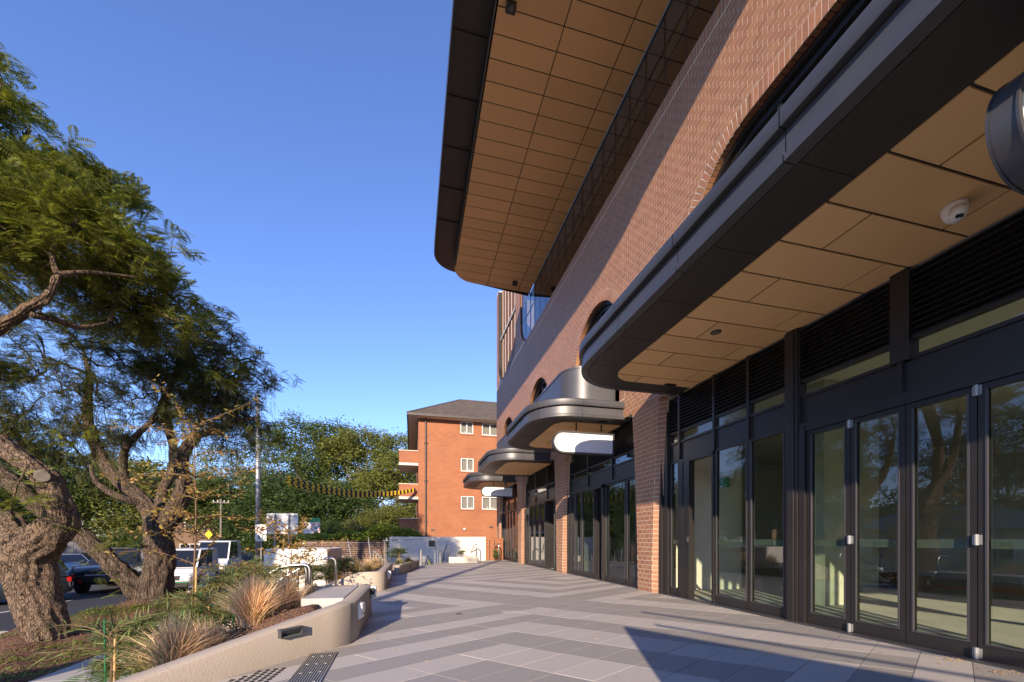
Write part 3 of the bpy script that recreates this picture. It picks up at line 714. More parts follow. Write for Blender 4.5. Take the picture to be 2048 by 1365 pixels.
# ---------------------------------------------------------------- ground, plaza, garden
ROAD_Z, PATH_Z, VERGE = -1.40, -1.00, -1.02
def smooth(a, b, t): t = max(0., min(1., (t-a)/(b-a))); return t*t*(3-2*t)
def wall1_x(y): return -.65+(y-4.13)*.855
def edge(y):
    """garden side of the plaza edge: (x, z)"""
    if y < 4.35: return wall1_x(y)-.22, min(.33, .335+(y-4.3)*.205)
    if y < 6.05: return -1.02, .33
    if y < 8.35: return -3.1, -1.03
    if y < 11.6: return -.78, .30
    if y < 15.4: return -.75+(y-12.2)*.17, .24
    return -1.0, -.35
def ground_z(x, y):
    n = .02*math.sin(x*5.1+y*3.3)+.015*math.sin(x*9.7-y*7.1)
    if x < -9.3: return ROAD_Z-.05
    if x < -5.25:
        t = smooth(-9.3, -8.6, x); z = -1.32+(VERGE+1.32)*t
        for tx, ty in ((-6.85, 9.82), (-7.9, 15.25)): z += .16*math.exp(-((x-tx)**2+(y-ty)**2)/1.2)
        return z+n*1.6 if x < -5.45 else min(z, PATH_Z-.02)+n*.5
    if x < -3.95: return PATH_Z-.04
    ex, ez = edge(y); t = smooth(-3.95, ex, x) if ex > -3.6 else 0
    lin = max(0., min(1., (x+3.95)/(ex+3.95))) if ex > -3.6 else 0
    return PATH_Z-.02+(ez-PATH_Z+.02)*(.35*t+.65*lin)+n
nx_, ny_ = 150, 330
xs_ = np.linspace(-9.35, .0, nx_); ys_ = np.linspace(-6, 30, ny_)
V = np.array([(x, y, min(ground_z(x, y), (9 if x < edge(y)[0]+.02 else edge(y)[1]))) for y in ys_ for x in xs_])
for i, (x, y, z) in enumerate(V):
    if x > (wall1_x(y)-.12 if y < 4.45 else edge(y)[0]+.12): V[i, 2] = -.6
F = [(j*nx_+i, j*nx_+i+1, (j+1)*nx_+i+1, (j+1)*nx_+i) for j in range(ny_-1) for i in range(nx_-1)]
tag(numesh('garden_bed', V, F, [M['mulch']], smooth=True), kind='structure')
# wood chips lying on the mulch
Vc, Fc = [], []
for i in range(26000):
    y = random.uniform(2.2, 17) if i < 22000 else random.uniform(8, 20); x = random.uniform(-9.0, -1.0)
    if -5.3 < x < -3.9 or x > edge(y)[0]-.02: continue
    if x < -3.9 and random.random() < .25: continue
    z = ground_z(x, y)+.006; a = random.uniform(0, 6.28); l = random.uniform(.012, .035); w = random.uniform(.004, .009); t = random.uniform(-.5, .5)
    c, s = math.cos(a), math.sin(a); b = len(Vc)
    for u, v in ((-l, -w), (l, -w), (l, w), (-l, w)): Vc.append((x+u*c-v*s, y+u*s+v*c, z+u*t+.006))
    Fc.append((b, b+1, b+2, b+3))
tag(numesh('mulch_chips', Vc, Fc, [M['chip']]), 'loose brown bark chips strewn over the garden beds', 'mulch', kind='stuff')

m = MB(); m.box(-400, 400, -200, 900, -2.2, -1.62); tag(m.build('ground', 'soil'), kind='structure')
# road: old and new asphalt, kerb, markings
road = MB(); road.add([(-30, -60, ROAD_Z), (-9.15, -60, ROAD_Z), (-9.15, 160, ROAD_Z), (-30, 160, ROAD_Z)], [(0, 1, 2, 3)])
rd = tag(road.build('road', 'asph'), kind='structure')
m = MB(); m.add([(-13.2, -20, ROAD_Z+.004), (-9.16, -20, ROAD_Z+.004), (-9.16, 23, ROAD_Z+.004), (-12.9, 26, ROAD_Z+.004)], [(0, 1, 2, 3)]); m.build('resurfaced_lane', 'asphnew', rd)
for poly in ([(-13.15, 12), (-13.03, 12), (-13.03, 15), (-13.15, 15)], [(-13.15, 17), (-13.03, 17), (-13.03, 20), (-13.15, 20)], [(-13.15, 22), (-13.03, 22), (-13.03, 25), (-13.15, 25)],
             [(-17.4, 14), (-17.28, 14), (-17.28, 60), (-17.4, 60)], [(-9.75, 23.5), (-9.63, 23.5), (-9.63, 60), (-9.75, 60)],
             [(-10.0, 12.2), (-9.85, 13.6), (-10.55, 13.6), (-12.0, 15.2), (-12.2, 15.1), (-11.1, 13.6), (-11.4, 13.6)]):
    m = MB(); m.add([(*p, ROAD_Z+.008) for p in poly], [tuple(range(len(poly)))]); m.build('road_marking', 'line', rd)
m = MB(); m.add([(-21, 24, ROAD_Z+.008), (-17.5, 24, ROAD_Z+.008), (-17.5, 28, ROAD_Z+.008), (-21, 28, ROAD_Z+.008)], [(0, 1, 2, 3)]); m.build('yellow_marking', 'yellow', rd)
m = MB(); m.box(-16.5, -11, 33, 48, ROAD_Z-.01, ROAD_Z+.006); m.build('red_lane', 'dred', rd)
m = MB(); m.box(-9.3, -9.15, -30, 60, ROAD_Z-.1, ROAD_Z+.13); tag(m.build('kerb', 'conc', bevel=.02), kind='structure')
fp = MB()
for i in range(34): fp.box(-5.25, -3.95, -6+i*1.2+.006, -6+(i+1)*1.2-.006, PATH_Z-.12, PATH_Z)
tag(fp.build('footpath', 'conc'), kind='structure')
m = MB(); m.box(-9.14, -4.0, 15.0, 16.8, PATH_Z-.25, PATH_Z-.09); tag(m.build('bench_pad', 'conc'), kind='structure')
m = MB(); m.box(-9.14, -1.2, 24, 60, -1.35, -1.24); tag(m.build('verge_paving', 'conc'), kind='structure')

# ---- granite paving: oblique pavers, light and dark bands folding round a diamond
E1 = (math.cos(R(29)), math.sin(R(29))); E2 = (math.cos(R(-47)), math.sin(R(-47))); PA, PB = .525, .314; PC = (2.08, 6.28)
pz = part('plaza', None); tag(pz, kind='structure')
m = MB(); m.prism([(-1.30, 3.3), (-.55, 4.3), (-.5, 4.3), (-.5, 6.0), (-1.34, 6.0), (-1.34, 8.3), (-.5, 8.5), (-.5, 12.3), (.35, 16.5), (.35, 19.2), (XG, 21.6), (XG, -8), (-6, -8), (-6, -2)], -.25, -.005); m.build('paving_bed', 'grout', pz)
def fold(v, N=8):
    v = abs(v) % (2*N); return v if v <= N else 2*N-v
def inside(x, y):
    if x > XG-.02: return False
    if y < 4.30 and x < wall1_x(y)+.0: return False
    if 4.30 <= y < 6.0 and x < -.52: return False
    if 6.0 <= y < 8.35 and x < -1.33: return False
    if 8.35 <= y < 12.2 and x < -.52: return False
    if 12.2 <= y < 15.4 and x < -.5+(y-12.2)*.2: return False
    if y >= 15.4 and (x < .3 or y > 18.0+max(0, x-.3)*.75): return False
    return y < 21.4
cells = {}
for p in range(-60, 60):
    for q in range(-90, 90):
        cx = PC[0]+(p+.5)*PA*E1[0]+(q+.5)*PB*E2[0]; cy = PC[1]+(p+.5)*PA*E1[1]+(q+.5)*PB*E2[1]
        if not (-9 < cy < 22 and -4 < cx < XG+.6): continue
        fp_, fq_ = fold(p+.5), fold(q+.5); horiz = fp_ > fq_
        cells[(p, q)] = (1-int(fq_ if horiz else fp_) % 2, horiz)
def paver_poly(p0, p1, q):
    g = .0028; L = []
    for a, b in ((p0*PA+g, q*PB+g), (p1*PA-g, q*PB+g), (p1*PA-g, (q+1)*PB-g), (p0*PA+g, (q+1)*PB-g)):
        L.append((PC[0]+a*E1[0]+b*E2[0], PC[1]+a*E1[1]+b*E2[1]))
    return L
items = []; done = set()
for (p, q), (c, hz) in sorted(cells.items()):
    if (p, q) in done: continue
    p1 = p+1
    if hz and (p+q) % 2 == 0 and cells.get((p+1, q)) == (c, True) and (p+1, q) not in done: p1 = p+2
    for k in range(p, p1): done.add((p, k if False else q)); done.add((k, q))
    poly = paver_poly(p, p1, q)
    if not all(inside(*v) for v in poly):
        if not any(inside(*v) for v in poly): continue
        # trim against the glazing line and the straight garden edges
        poly = clip(poly[::-1] if sum(poly[i][0]*poly[(i+1)%4][1]-poly[(i+1)%4][0]*poly[i][1] for i in range(4)) < 0 else poly, [(-9, -9), (XG-.14, -9), (XG-.14, 22), (-9, 22)])
        if len(poly) < 3: continue
        my = sum(v[1] for v in poly)/len(poly)
        if 4.3 <= my < 6.0: poly = clip(poly, [(-.54, -9), (9, -9), (9, 30), (-.54, 30)])
        elif 6.0 <= my < 8.35: poly = clip(poly, [(-1.34, -9), (9, -9), (9, 30), (-1.34, 30)])
        elif 8.35 <= my < 12.2: poly = clip(poly, [(-.54, -9), (9, -9), (9, 30), (-.54, 30)])
        if len(poly) < 3: continue
    cx = sum(v[0] for v in poly)/len(poly); cy = sum(v[1] for v in poly)/len(poly)
    d, vis = view((cx, cy, 0)); items.append((d if vis else 500+abs(cy), poly, c))
items.sort(key=lambda t: t[0])
restp = [MB(), MB()]
for i, (d, poly, c) in enumerate(items):
    dz = random.uniform(-.0008, .0008)
    if i < 280 and d < 400:
        m = MB(); m.prism(poly, -.04, dz); m.build('paver', ('granl', 'grand')[c], pz)
    else: restp[c].prism(poly, -.03, dz)
for c in (0, 1): restp[c].build('distant_pavers', ('granl', 'grand')[c], pz)['kind'] = 'stuff'
def grate_of(x, y): return (x, y)
# service pit lids and small drains set in the paving
m = MB(); m.box(1.22, 1.50, 5.45, 5.62, .0015, .004); m.build('service_lid', 'bench', pz)
m = MB(); m.cyl((.62, 5.55, .001), (.62, 5.55, .004), .05, seg=20); m.build('floor_drain', 'dkmetal', pz)
# leaf litter
Vl, Fl = [], []
for (cx, cy, n, s) in ((4.38, 2.42, 26, .10), (4.36, 2.12, 22, .10), (1.5, 5, 40, 2.2), (1.0, 9, 30, 2.5), (-.4, 5.2, 18, .25), (2.5, 13, 25, 2.2)):
    for i in range(n):
        x, y = cx+random.gauss(0, s), cy+random.gauss(0, s*.5)
        if not inside(x, y): continue
        a = random.uniform(0, 6.28); l = random.uniform(.008, .02); b = len(Vl); h = random.uniform(.002, .01)
        for u, v, z in ((-l, -l*.35, .002), (l, -l*.3, h), (l, l*.3, .003), (-l, l*.35, h)): Vl.append((x+u*math.cos(a)-v*math.sin(a), y+u*math.sin(a)+v*math.cos(a), z))
        Fl.append((b, b+1, b+2, b+3))
tag(numesh('leaf_litter', Vl, Fl, [M['straw']]), 'dry brown leaves scattered over the granite paving', 'leaves', kind='stuff')
# slotted drain grate
gr = thing('drain_grate', 'slotted steel drain grate beside the sloping planter wall', 'grate')
ux, uy = Vector((-.02, .80, 0)).normalized(), Vector((1, .03, 0)).normalized(); g0 = Vector((-.83, 3.0, .002))
m = MB(); L = .90; W = .21
Mx = Matrix((ux, uy, (0, 0, 1))).transposed()
m.obox(g0+ux*L/2+uy*W/2+Vector((0, 0, .0005)), (L, W, .001), Mx, 0); m.build('tray', 'black', gr)
m = MB()
for e in (0, W): m.obox(g0+ux*L/2+uy*e+Vector((0, 0, .003)), (L, .012, .008), Mx)
m.build('rim', 'steel', gr)
for i in range(11):
    m = MB(); m.obox(g0+ux*L/2+uy*(W*(i+1)/12)+Vector((0, 0, .004)), (L, .009, .007), Mx); m.build('bar', 'galv', gr)
m = MB()
for i in range(4):
    for e in (.04, W/2, W-.04): m.obox(g0+ux*(L*(i+.5)/4)+uy*e+Vector((0, 0, .0085)), (.012, .018, .003), Mx)
m.build('clip', 'steel', gr)
# tactile studs
ti = thing('tactile_indicator', 'field of black tactile studs set in the paving by the planter wall', 'tactile paving')
stud = MB(); stud.cyl((0, 0, 0), (0, 0, .005), .0175, .012, 12); sme = stud.build('stud', 'inkblack', ti); sme.location = (-.96, 3.50, .001)
first = True
for i in range(8):
    for j in range(9):
        p = Vector((-.965, 3.52, .001))+Vector((-.052*i, -.012*i, 0))+Vector((-.005, -.05, 0))*j
        if p.x < wall1_x(p.y)+.08: continue
        if first: sme.location = p; first = False; continue
        mesh_at('stud', sme.data, ti, p)

# ---- planters and walls
def rounded(poly, r, n=6):
    out = []; k = len(poly)
    for i in range(k):
        a, b, c = Vector(poly[i-1]), Vector(poly[i]), Vector(poly[(i+1)%k]); rr = r[i] if hasattr(r, '__len__') else r
        if rr <= 0: out.append(tuple(b)); continue
        u, v = (a-b).normalized(), (c-b).normalized(); ang = u.angle(v); t = rr/math.tan(ang/2)
        p, q = b+u*t, b+v*t; 
        for s in range(n+1):
            w = s/n; out.append(tuple((1-w)**2*p+2*w*(1-w)*b+w*w*q))
    return out
p1 = thing('planter_wall', 'beige rendered planter wall sloping up to a bench end, with black wall light', 'planter')
# wall 1: outer line then end face, swept as a coping-topped strip
path = []
for t in np.linspace(0, 1, 12): y = 2.25+(4.22-2.25)*t; path.append((wall1_x(y)+.0, y))
path = path+[(-.575, 4.27), (-.545, 4.33), (-.53, 4.42)]+[(-.525, y) for y in (4.6, 5.0, 5.5, 5.85)]+[(-.535, 5.95), (-.57, 6.0), (-.64, 6.02)]
NP = offset(path); th_ = .165; m = MB(); Vv = []; cc = .012
for (x, y), (nx, ny) in zip(path, NP):
    nx, ny = -nx, -ny               # towards the plaza
    zt = min(.385, .385+(y-4.20)*.205)
    for o, z in ((0, -.06), (0, zt-cc), (-cc, zt), (-th_+cc, zt), (-th_, zt-cc), (-th_, -.3)): Vv.append((x+nx*o, y+ny*o, z))
k = 6; m.add(Vv, [(i*k+j, i*k+j+1, (i+1)*k+j+1, (i+1)*k+j) for i in range(len(path)-1) for j in range(k-1)])
o = m.build('wall', 'render', p1, auto=50)
m = MB(); m.prism(rounded([(-.69, 4.62), (-.69, 5.94), (-1.12, 5.94), (-1.12, 4.66)], .03, 3), .1, .388); m.build('bench_top', 'bench', p1, bevel=.012)
m = MB(); m.box(-1.10, -.75, 5.62, 5.86, .386, .3895); m.build('bench_recess', 'render', p1)
def wall_light(x, y, rz, parent_name='wall_light', label=''):
    t = thing('wall_light', label, 'wall light', (x, y, .24), rz)
    m = MB(); m.box(-.10, .10, -.004, .012, -.035, .035); m.build('back_plate', 'black', t)
    m = MB(); m.box(-.10, -.092, -.045, .0, -.035, .035); m.box(.092, .10, -.045, 0, -.035, .035); m.box(-.092, .092, -.045, 0, .022, .035)
    m.add([(-.092, -.045, .022), (.092, -.045, .022), (.092, -.008, -.03), (-.092, -.008, -.03)], [(0, 1, 2, 3)]); m.build('hood', 'dkmetal', t)
    m = MB(); m.box(-.09, .09, -.04, -.006, -.035, -.028); m.build('lens', 'film', t)
dirx = math.atan2(1, .855)
wall_light(-.985, 3.745, dirx, label='dark hooded wall light low on the sloping planter wall')
def power_box(x, y, z, rz, label, black=False):
    t = thing('power_outlet', label, 'power outlet', (x, y, z), rz)
    m = MB(); m.box(-.05, .05, -.045, 0, -.085, .085); m.build('box', 'white', t, bevel=.008)
    m = MB(); m.box(-.046, .046, -.068, -.046, -.02, .08); m.build('flap', 'white', t, bevel=.006)
    m = MB(); m.cyl((.02, -.046, -.05), (.02, -.062, -.05), .018, seg=12); m.build('knob', 'white', t)
    if black: m = MB(); m.box(-.11, -.055, -.05, 0, -.02, .06); m.build('plug', 'rubber', t, bevel=.006)
power_box(-.545, 4.50, .27, R(78), 'white outdoor power outlet box near the rounded planter corner')
power_box(-.52, 5.72, .31, R(90), 'white power outlet box with black plug at the far end of the bench block', True)
# planter 2
p2 = thing('planter_wall', 'cream rendered planter with rounded end beyond the stair handrails', 'planter')
path = [(-3.3, 8.33), (-2.6, 8.34), (-1.75, 8.36), (-1.0, 8.38), (-.82, 8.39)]+[(-.80+.30*math.sin(R(a)), 8.69-.30*math.cos(R(a))) for a in range(5, 91, 9)]+[(-.5, 9.6), (-.5, 10.6), (-.5, 11.7)]
NP = offset(path); m = MB(); Vv = []
for (x, y), (nx, ny) in zip(path, NP):
    nx, ny = -nx, -ny; zt = min(.375, .375+(x+.98)*.37)
    for o, z in ((0, -1.1 if x < -1.3 else -.06), (0, zt-cc), (-cc, zt), (-th_+cc, zt), (-th_, zt-cc), (-th_, -1.1)): Vv.append((x+nx*o, y+ny*o, z))
m.add(Vv, [(i*k+j, i*k+j+1, (i+1)*k+j+1, (i+1)*k+j) for i in range(len(path)-1) for j in range(k-1)])
m.build('wall', 'render', p2, auto=50)
m = MB(); m.prism([(-.75, 8.75), (-.66, 8.75), (-.66, 11.7), (-1.0, 11.7), (-1.0, 10.0)], .0, .31); m.build('soil', 'mulch', p2)
power_box(-.49, 9.05, .26, R(90), 'white power outlet box on the rounded cream planter end')
# planter 3 (low, darker) and the far white one
p3 = thing('planter_wall', 'low grey-beige planter with two small round lights, before the white wall', 'planter')
m = MB(); m.prism(rounded([(-.62, 12.2), (-.32, 12.15), (.28, 15.3), (.05, 15.45), (-.55, 13.4)], [.06, .12, .12, .05, 0]), -.05, .27); m.build('wall', 'render', p3, bevel=.015)
m = MB(); m.prism([(-.60, 12.4), (-.46, 12.4), (.12, 15.2), (.0, 15.3)], .2, .275); m.build('soil', 'mulch', p3)
for yy in (13.6, 14.9):
    xx = -.32+(yy-12.15)*.19; m = MB(); m.cyl((xx+.0, yy, .14), (xx+.03, yy-.005, .14), .045, seg=14); m.build('round_light', 'dkmetal', p3)
p4 = thing('planter_box', 'small white rounded planter box with a leafy shrub before the white wall', 'planter')
m = MB(); m.prism(rounded([(1.55, 17.55), (2.85, 17.65), (2.85, 18.05), (1.55, 17.95)], .15), 0, .27); m.build('box', 'renderw', p4, bevel=.02)
m = MB(); m.prism(rounded([(1.63, 17.63), (2.77, 17.72), (2.77, 17.98), (1.63, 17.88)], .1), .2, .274); m.build('soil', 'mulch', p4)
# stair down to the path
st = thing('garden_stair', 'grey concrete stair between the two planters down to the path', 'stairs')
for i in range(6):
    x1 = -1.34-i*.275; z1 = -(i+1)*.165
    m = MB(); m.box(x1-.28, x1, 6.03, 8.32, z1-.35, z1); m.build('step', 'conc', st, bevel=.006)
m = MB(); m.box(-4.0, -2.99, 6.03, 8.32, -1.3, -.992); m.build('landing', 'conc', st)
def rail(name, P, r, label, posts=(), group=None, cat='handrail'):
    """bent stainless pipe with rounded corners"""
    t = thing(name, label, cat, P[0], 0, group); P = [Vector(p)-Vector(P[0]) for p in P]; Q = [P[0]]
    for a, b, c in zip(P[:-2], P[1:-1], P[2:]):
        u, v = (a-b), (c-b); tt = min(.10, u.length*.45, v.length*.45); p, q = b+u.normalized()*tt, b+v.normalized()*tt
        for s in range(6): w = s/5; Q.append((1-w)**2*p+2*w*(1-w)*b+w*w*q)
    Q.append(P[-1]); m = MB(); m.tube(Q, r, 10); m.build('pipe', 'steel', t, smooth=True)
    for (x, y, z0, z1) in posts:
        m = MB(); o0 = t.location; m.cyl((x-o0.x, y-o0.y, z0-o0.z), (x-o0.x, y-o0.y, z1-o0.z), r*.85, seg=10); m.build('post', 'steel', t, smooth=True)
    return t
for Y, lab in ((6.16, 'bent stainless handrail nearest the bench block, dropping to the path'), (6.28, None), (8.16, 'bent stainless handrail along the cream planter wall')):
    if lab is None: continue
    rail('stair_handrail', [(-1.36, Y, -.16), (-1.36, Y, .665), (-1.70, Y, .645), (-2.86, Y, -.075), (-3.18, Y, -.09), (-3.22, Y, -.35)], .024, lab, [(-2.86, Y, -1.0, -.075), (-2.0, Y, -.5, .43)], 'stair handrails')
t = rail('stair_handrail', [(-1.42, 6.23, -.16), (-1.42, 6.23, .655), (-1.72, 6.23, .63), (-2.86, 6.23, -.10), (-3.2, 6.23, -.13)], .022, 'second pipe of the doubled stainless handrail by the bench block', [], 'stair handrails')
# tall rendered block beyond the stair, dark brick wall and white wall beyond
bw = thing('sign_wall', 'thick cream rendered block with rounded edges behind the garden shrubs', 'wall')
m = MB(); m.prism(rounded([(-3.48, 11.05), (-2.02, 11.0), (-2.02, 13.2), (-3.48, 13.2)], .10), -1.3, .775); m.build('block', 'whiterender', bw, bevel=.05, bseg=4)
dk = thing('brick_wall', 'dark brown brick garden wall left of the white wall', 'wall')
m = MB(); m.box(-4.2, -1.02, 17.72, 17.95, -1.4, .90); m.build('mortar', 'mortar', dk)
bm = MB(); DB = mat('dark_wall_brick', (.085, .042, .032), .8, isl=.35, var=.1)
for i in range(26):
    z = -1.36+i*.086; y0 = 17.708; x = -4.2+(.12 if i % 2 else 0)
    while x < -1.05:
        bm.box(x+.005, min(x+.235, -1.03), y0, y0+.03, z+.005, z+.081)
        x += .24
o = bm.build('brickwork', DB, dk); o['kind'] = 'stuff'
m = MB(); m.box(-4.25, -1.0, 17.68, 17.99, .90, .96); m.build('coping', DB, dk)
ww = thing('boundary_wall', 'long white rendered boundary wall below the orange flats', 'wall')
m = MB(); m.box(-1.0, 3.52, 19.8, 20.0, -1.2, 1.14); m.build('wall', 'whiterender', ww, bevel=.01)
wb = thing('brick_wall', 'short orange-brown brick wall between the white wall and the shops', 'wall')
m = MB(); m.box(3.54, 4.4, 19.85, 20.05, -.4, 1.10); m.build('wall', 'apbrick', wb)
for xx in (3.70, 3.95): m = MB(); m.box(xx, xx+.03, 19.82, 19.849, -.1, 1.0); m.build('pipe', 'gutter', wb)
# lower forecourt behind the plaza edge
m = MB(); m.box(-1.0, 5, 18.2, 40, -1.3, -.30); tag(m.build('lower_forecourt', 'conc'), kind='structure')
# ---------------------------------------------------------------- signs under the canopies and soffit fittings
def blade_sign(y, x0, x1, z0, z1, label):
    t = thing('blade_sign', label, 'sign', (0, y, 0)); r = (z1-z0)/2; zc = (z0+z1)/2
    def shape(e):
        return [(x1-e, z0+e), (x1-e, z1-e)]+[(x0+r+(r-e)*math.cos(R(a)), zc+(r-e)*math.sin(R(a))) for a in range(90, 271, 6)]
    A, B = shape(0), shape(.028); n = len(A); D = .11
    m = MB()
    for ya, s in ((-D/2, 1), (D/2, -1)):
        for i in range(n):
            j = (i+1) % n; q = [(A[i][0], ya, A[i][1]), (A[j][0], ya, A[j][1]), (B[j][0], ya, B[j][1]), (B[i][0], ya, B[i][1])]
            m.add(q, [(0, 1, 2, 3)]); q2 = [(B[i][0], ya, B[i][1]), (B[j][0], ya, B[j][1]), (B[j][0], ya+s*.015, B[j][1]), (B[i][0], ya+s*.015, B[i][1])]; m.add(q2, [(0, 1, 2, 3)])
    m.add([(a[0], -D/2, a[1]) for a in A]+[(a[0], D/2, a[1]) for a in A], [(n+i, n+(i+1) % n, (i+1) % n, i) for i in range(n)])
    m.build('casing', 'dkmetal', t, auto=40)
    m = MB()
    for yy in (-D/2+.004, D/2-.004): m.extr([(u, z) for u, z in shape(-.004)], 'y', yy-.006, yy+.006)
    C = MB(); 
    for yy in (-D/2-.006, D/2+.006):
        Ao, Bo = shape(-.006), shape(.022)
        for i in range(n):
            j = (i+1) % n; C.add([(Ao[i][0], yy, Ao[i][1]), (Ao[j][0], yy, Ao[j][1]), (Bo[j][0], yy, Bo[j][1]), (Bo[i][0], yy, Bo[i][1])], [(0, 1, 2, 3)])
            C.add([(Ao[i][0], yy, Ao[i][1]), (Ao[j][0], yy, Ao[j][1]), (Ao[j][0], yy+(.012 if yy < 0 else -.012), Ao[j][1]), (Ao[i][0], yy+(.012 if yy < 0 else -.012), Ao[i][1])], [(0, 1, 2, 3)])
    C.build('rim', 'dkmetal', t)
    m = MB(); m.extr(B, 'y', -D/2+.012, D/2-.012); m.build('face', 'signface', t)
    for xx in (x0+.55, x1-.28):
        m = MB(); m.box(xx-.012, xx+.012, -.012, .012, z1, CZ); m.build('hanger', 'dkpaint', t)
blade_sign(8.45, 2.97, 4.40, 2.89, 3.36, 'blank white lightbox sign with rounded end under the second canopy')
blade_sign(18.0, 3.0, 4.42, 2.92, 3.36, 'small far blank white lightbox sign with rounded end by the flats')
blade_sign(1.41, 2.86, 4.3, 2.83, 3.40, 'black rounded end of a sign casing cut off by the picture edge')
def dome_camera(x, y):
    t = thing('security_camera', 'white dome security camera on the tan canopy soffit', 'camera', (x, y, CZ-.006)); t.scale = (1.4, 1.4, 1.4)
    m = MB(); m.tube([(0, 0, 0), (0, 0, -.015), (0, -.005, -.05), (-.01, -.015, -.075)], [.055, .056, .050, .035], 20); m.build('housing', 'white', t, smooth=True)
    m = MB(); m.tube([(-.012, -.018, -.045), (-.030, -.035, -.085), (-.034, -.040, -.094)], [.040, .034, .018], 16); m.build('eyeball', 'white', t, smooth=True)
    for s in (-.011, .011): m = MB(); m.cyl((-.036+s*.6, -.040-s*.4, -.088), (-.041+s*.6, -.046-s*.4, -.098), .009, seg=10); m.build('lens', 'inkblack', t)
dome_camera(4.05, 2.26)
dl = thing('downlight', 'small round recessed downlight in the near tan soffit', 'downlight', (3.65, 4.33, CZ-.006))
m = MB(); m.tube([(0, 0, .0), (0, 0, -.006)], [.062, .062], 24); m.build('rim', 'inkblack', dl)
m = MB(); m.cyl((0, 0, -.0062), (0, 0, -.0075), .045, seg=20); m.build('lens', 'film', dl)
def box_fitting(x, y, z, lab):
    t = thing('spotlight', lab, 'spotlight', (x, y, z)); m = MB(); m.box(-.09, .09, -.07, .07, -.10, 0); m.build('housing', 'dkpaint', t, bevel=.01)
    m = MB(); m.cyl((0, -.02, -.101), (0, -.02, -.104), .05, seg=16); m.build('lens', 'carwin', t)
box_fitting(1.72, 7.12, ROOF_Z, 'square dark spotlight at the top of the high tan soffit')
box_fitting(3.72, 14.75, ROOF_Z, 'tiny dark spotlight near the far end of the high soffit')
for cx, cy, lab in ((4.15, 5.98, 'dark fitting under the far end of the near canopy'), (4.05, 8.25, 'dark fitting under the near edge of the second canopy')):
    t = thing('emergency_light', lab, 'light', (cx, cy, CZ+.005)); m = MB(); m.box(-.10, .10, -.04, .04, -.035, 0); m.build('housing', 'inkblack', t, bevel=.008)
t = thing('security_camera', 'tiny grey camera under the farthest canopy above the small sign', 'camera', (4.05, 17.9, CZ)); m = MB(); m.tube([(0, 0, 0), (0, 0, -.05), (-.03, -.05, -.12)], [.05, .05, .03], 12); m.build('housing', 'galv', t)

# ---------------------------------------------------------------- things inside the near shop
wbx = thing('wheelbarrow', 'blue plastic wheelbarrow with yellow lettering inside the near shop', 'wheelbarrow', (9.35, 6.75, 0), R(25))
m = MB(); m.add([(-.35, -.28, .62), (.45, -.28, .66), (.45, .28, .66), (-.35, .28, .62), (-.2, -.18, .30), (.2, -.18, .26), (.2, .18, .26), (-.2, .18, .30)], [(4, 7, 6, 5), (0, 4, 5, 1), (1, 5, 6, 2), (2, 6, 7, 3), (3, 7, 4, 0)]); m.build('tray', 'blue', wbx)
m = MB(); m.tube([(-.75, -.25, .55), (-.2, -.2, .28), (.5, -.05, .2)], .018); m.tube([(-.75, .25, .55), (-.2, .2, .28), (.5, .05, .2)], .018); m.tube([(-.2, -.2, .28), (-.3, -.2, 0)], .018); m.tube([(-.2, .2, .28), (-.3, .2, 0)], .018); m.build('frame', 'inkblack', wbx)
m = MB(); m.cyl((.5, -.04, .19), (.5, .04, .19), .19, seg=20); m.build('wheel', 'rubber', wbx)
m = MB(); m.obox((-.02, -.255, .52), (.34, .01, .09), None); m.build('label_plate', 'inkblack', wbx)
text('lettering', 'TRADEMAX', .062, 'yellow', wbx, (-.02, -.263, .52), (R(90), 0, 0))
bx = thing('cardboard_box', 'brown cardboard box on the slab inside the near shop', 'box', (9.9, 6.1, 0), R(15)); m = MB(); m.box(-.2, .2, -.15, .15, 0, .27); m.build('carton', 'card', bx); m = MB(); m.box(-.03, .07, -.154, -.15, .1, .2); m.build('paper_label', 'white', bx)
cp_ = thing('extension_cord', 'tangled orange cord pile on the slab inside the near shop', 'cord', (11.0, 5.55, 0)); m = MB()
P = [(random.gauss(0, .32), random.gauss(0, .28), .02+random.random()*.03) for i in range(40)]; m.tube(P, .012, 5); m.build('cable', 'orange', cp_)
tb = thing('tool_bag', 'black tool bag with orange trim beside the wheelbarrow inside', 'bag', (9.9, 6.6, 0)); m = MB(); m.prism(rounded([(-.3, -.16), (.3, -.16), (.3, .16), (-.3, .16)], .08), 0, .3); m.build('body', 'rubber', tb, bevel=.05); m = MB(); m.box(-.29, .29, -.165, -.16, .2, .22); m.build('trim', 'orange', tb)
ex = thing('exit_sign', 'green exit sign on the wall inside the near shop', 'sign', (6.0, 6.95, 2.15), R(0)); m = MB(); m.box(-.17, .17, -.02, .02, -.09, .09); m.build('panel', 'green_exit', ex)

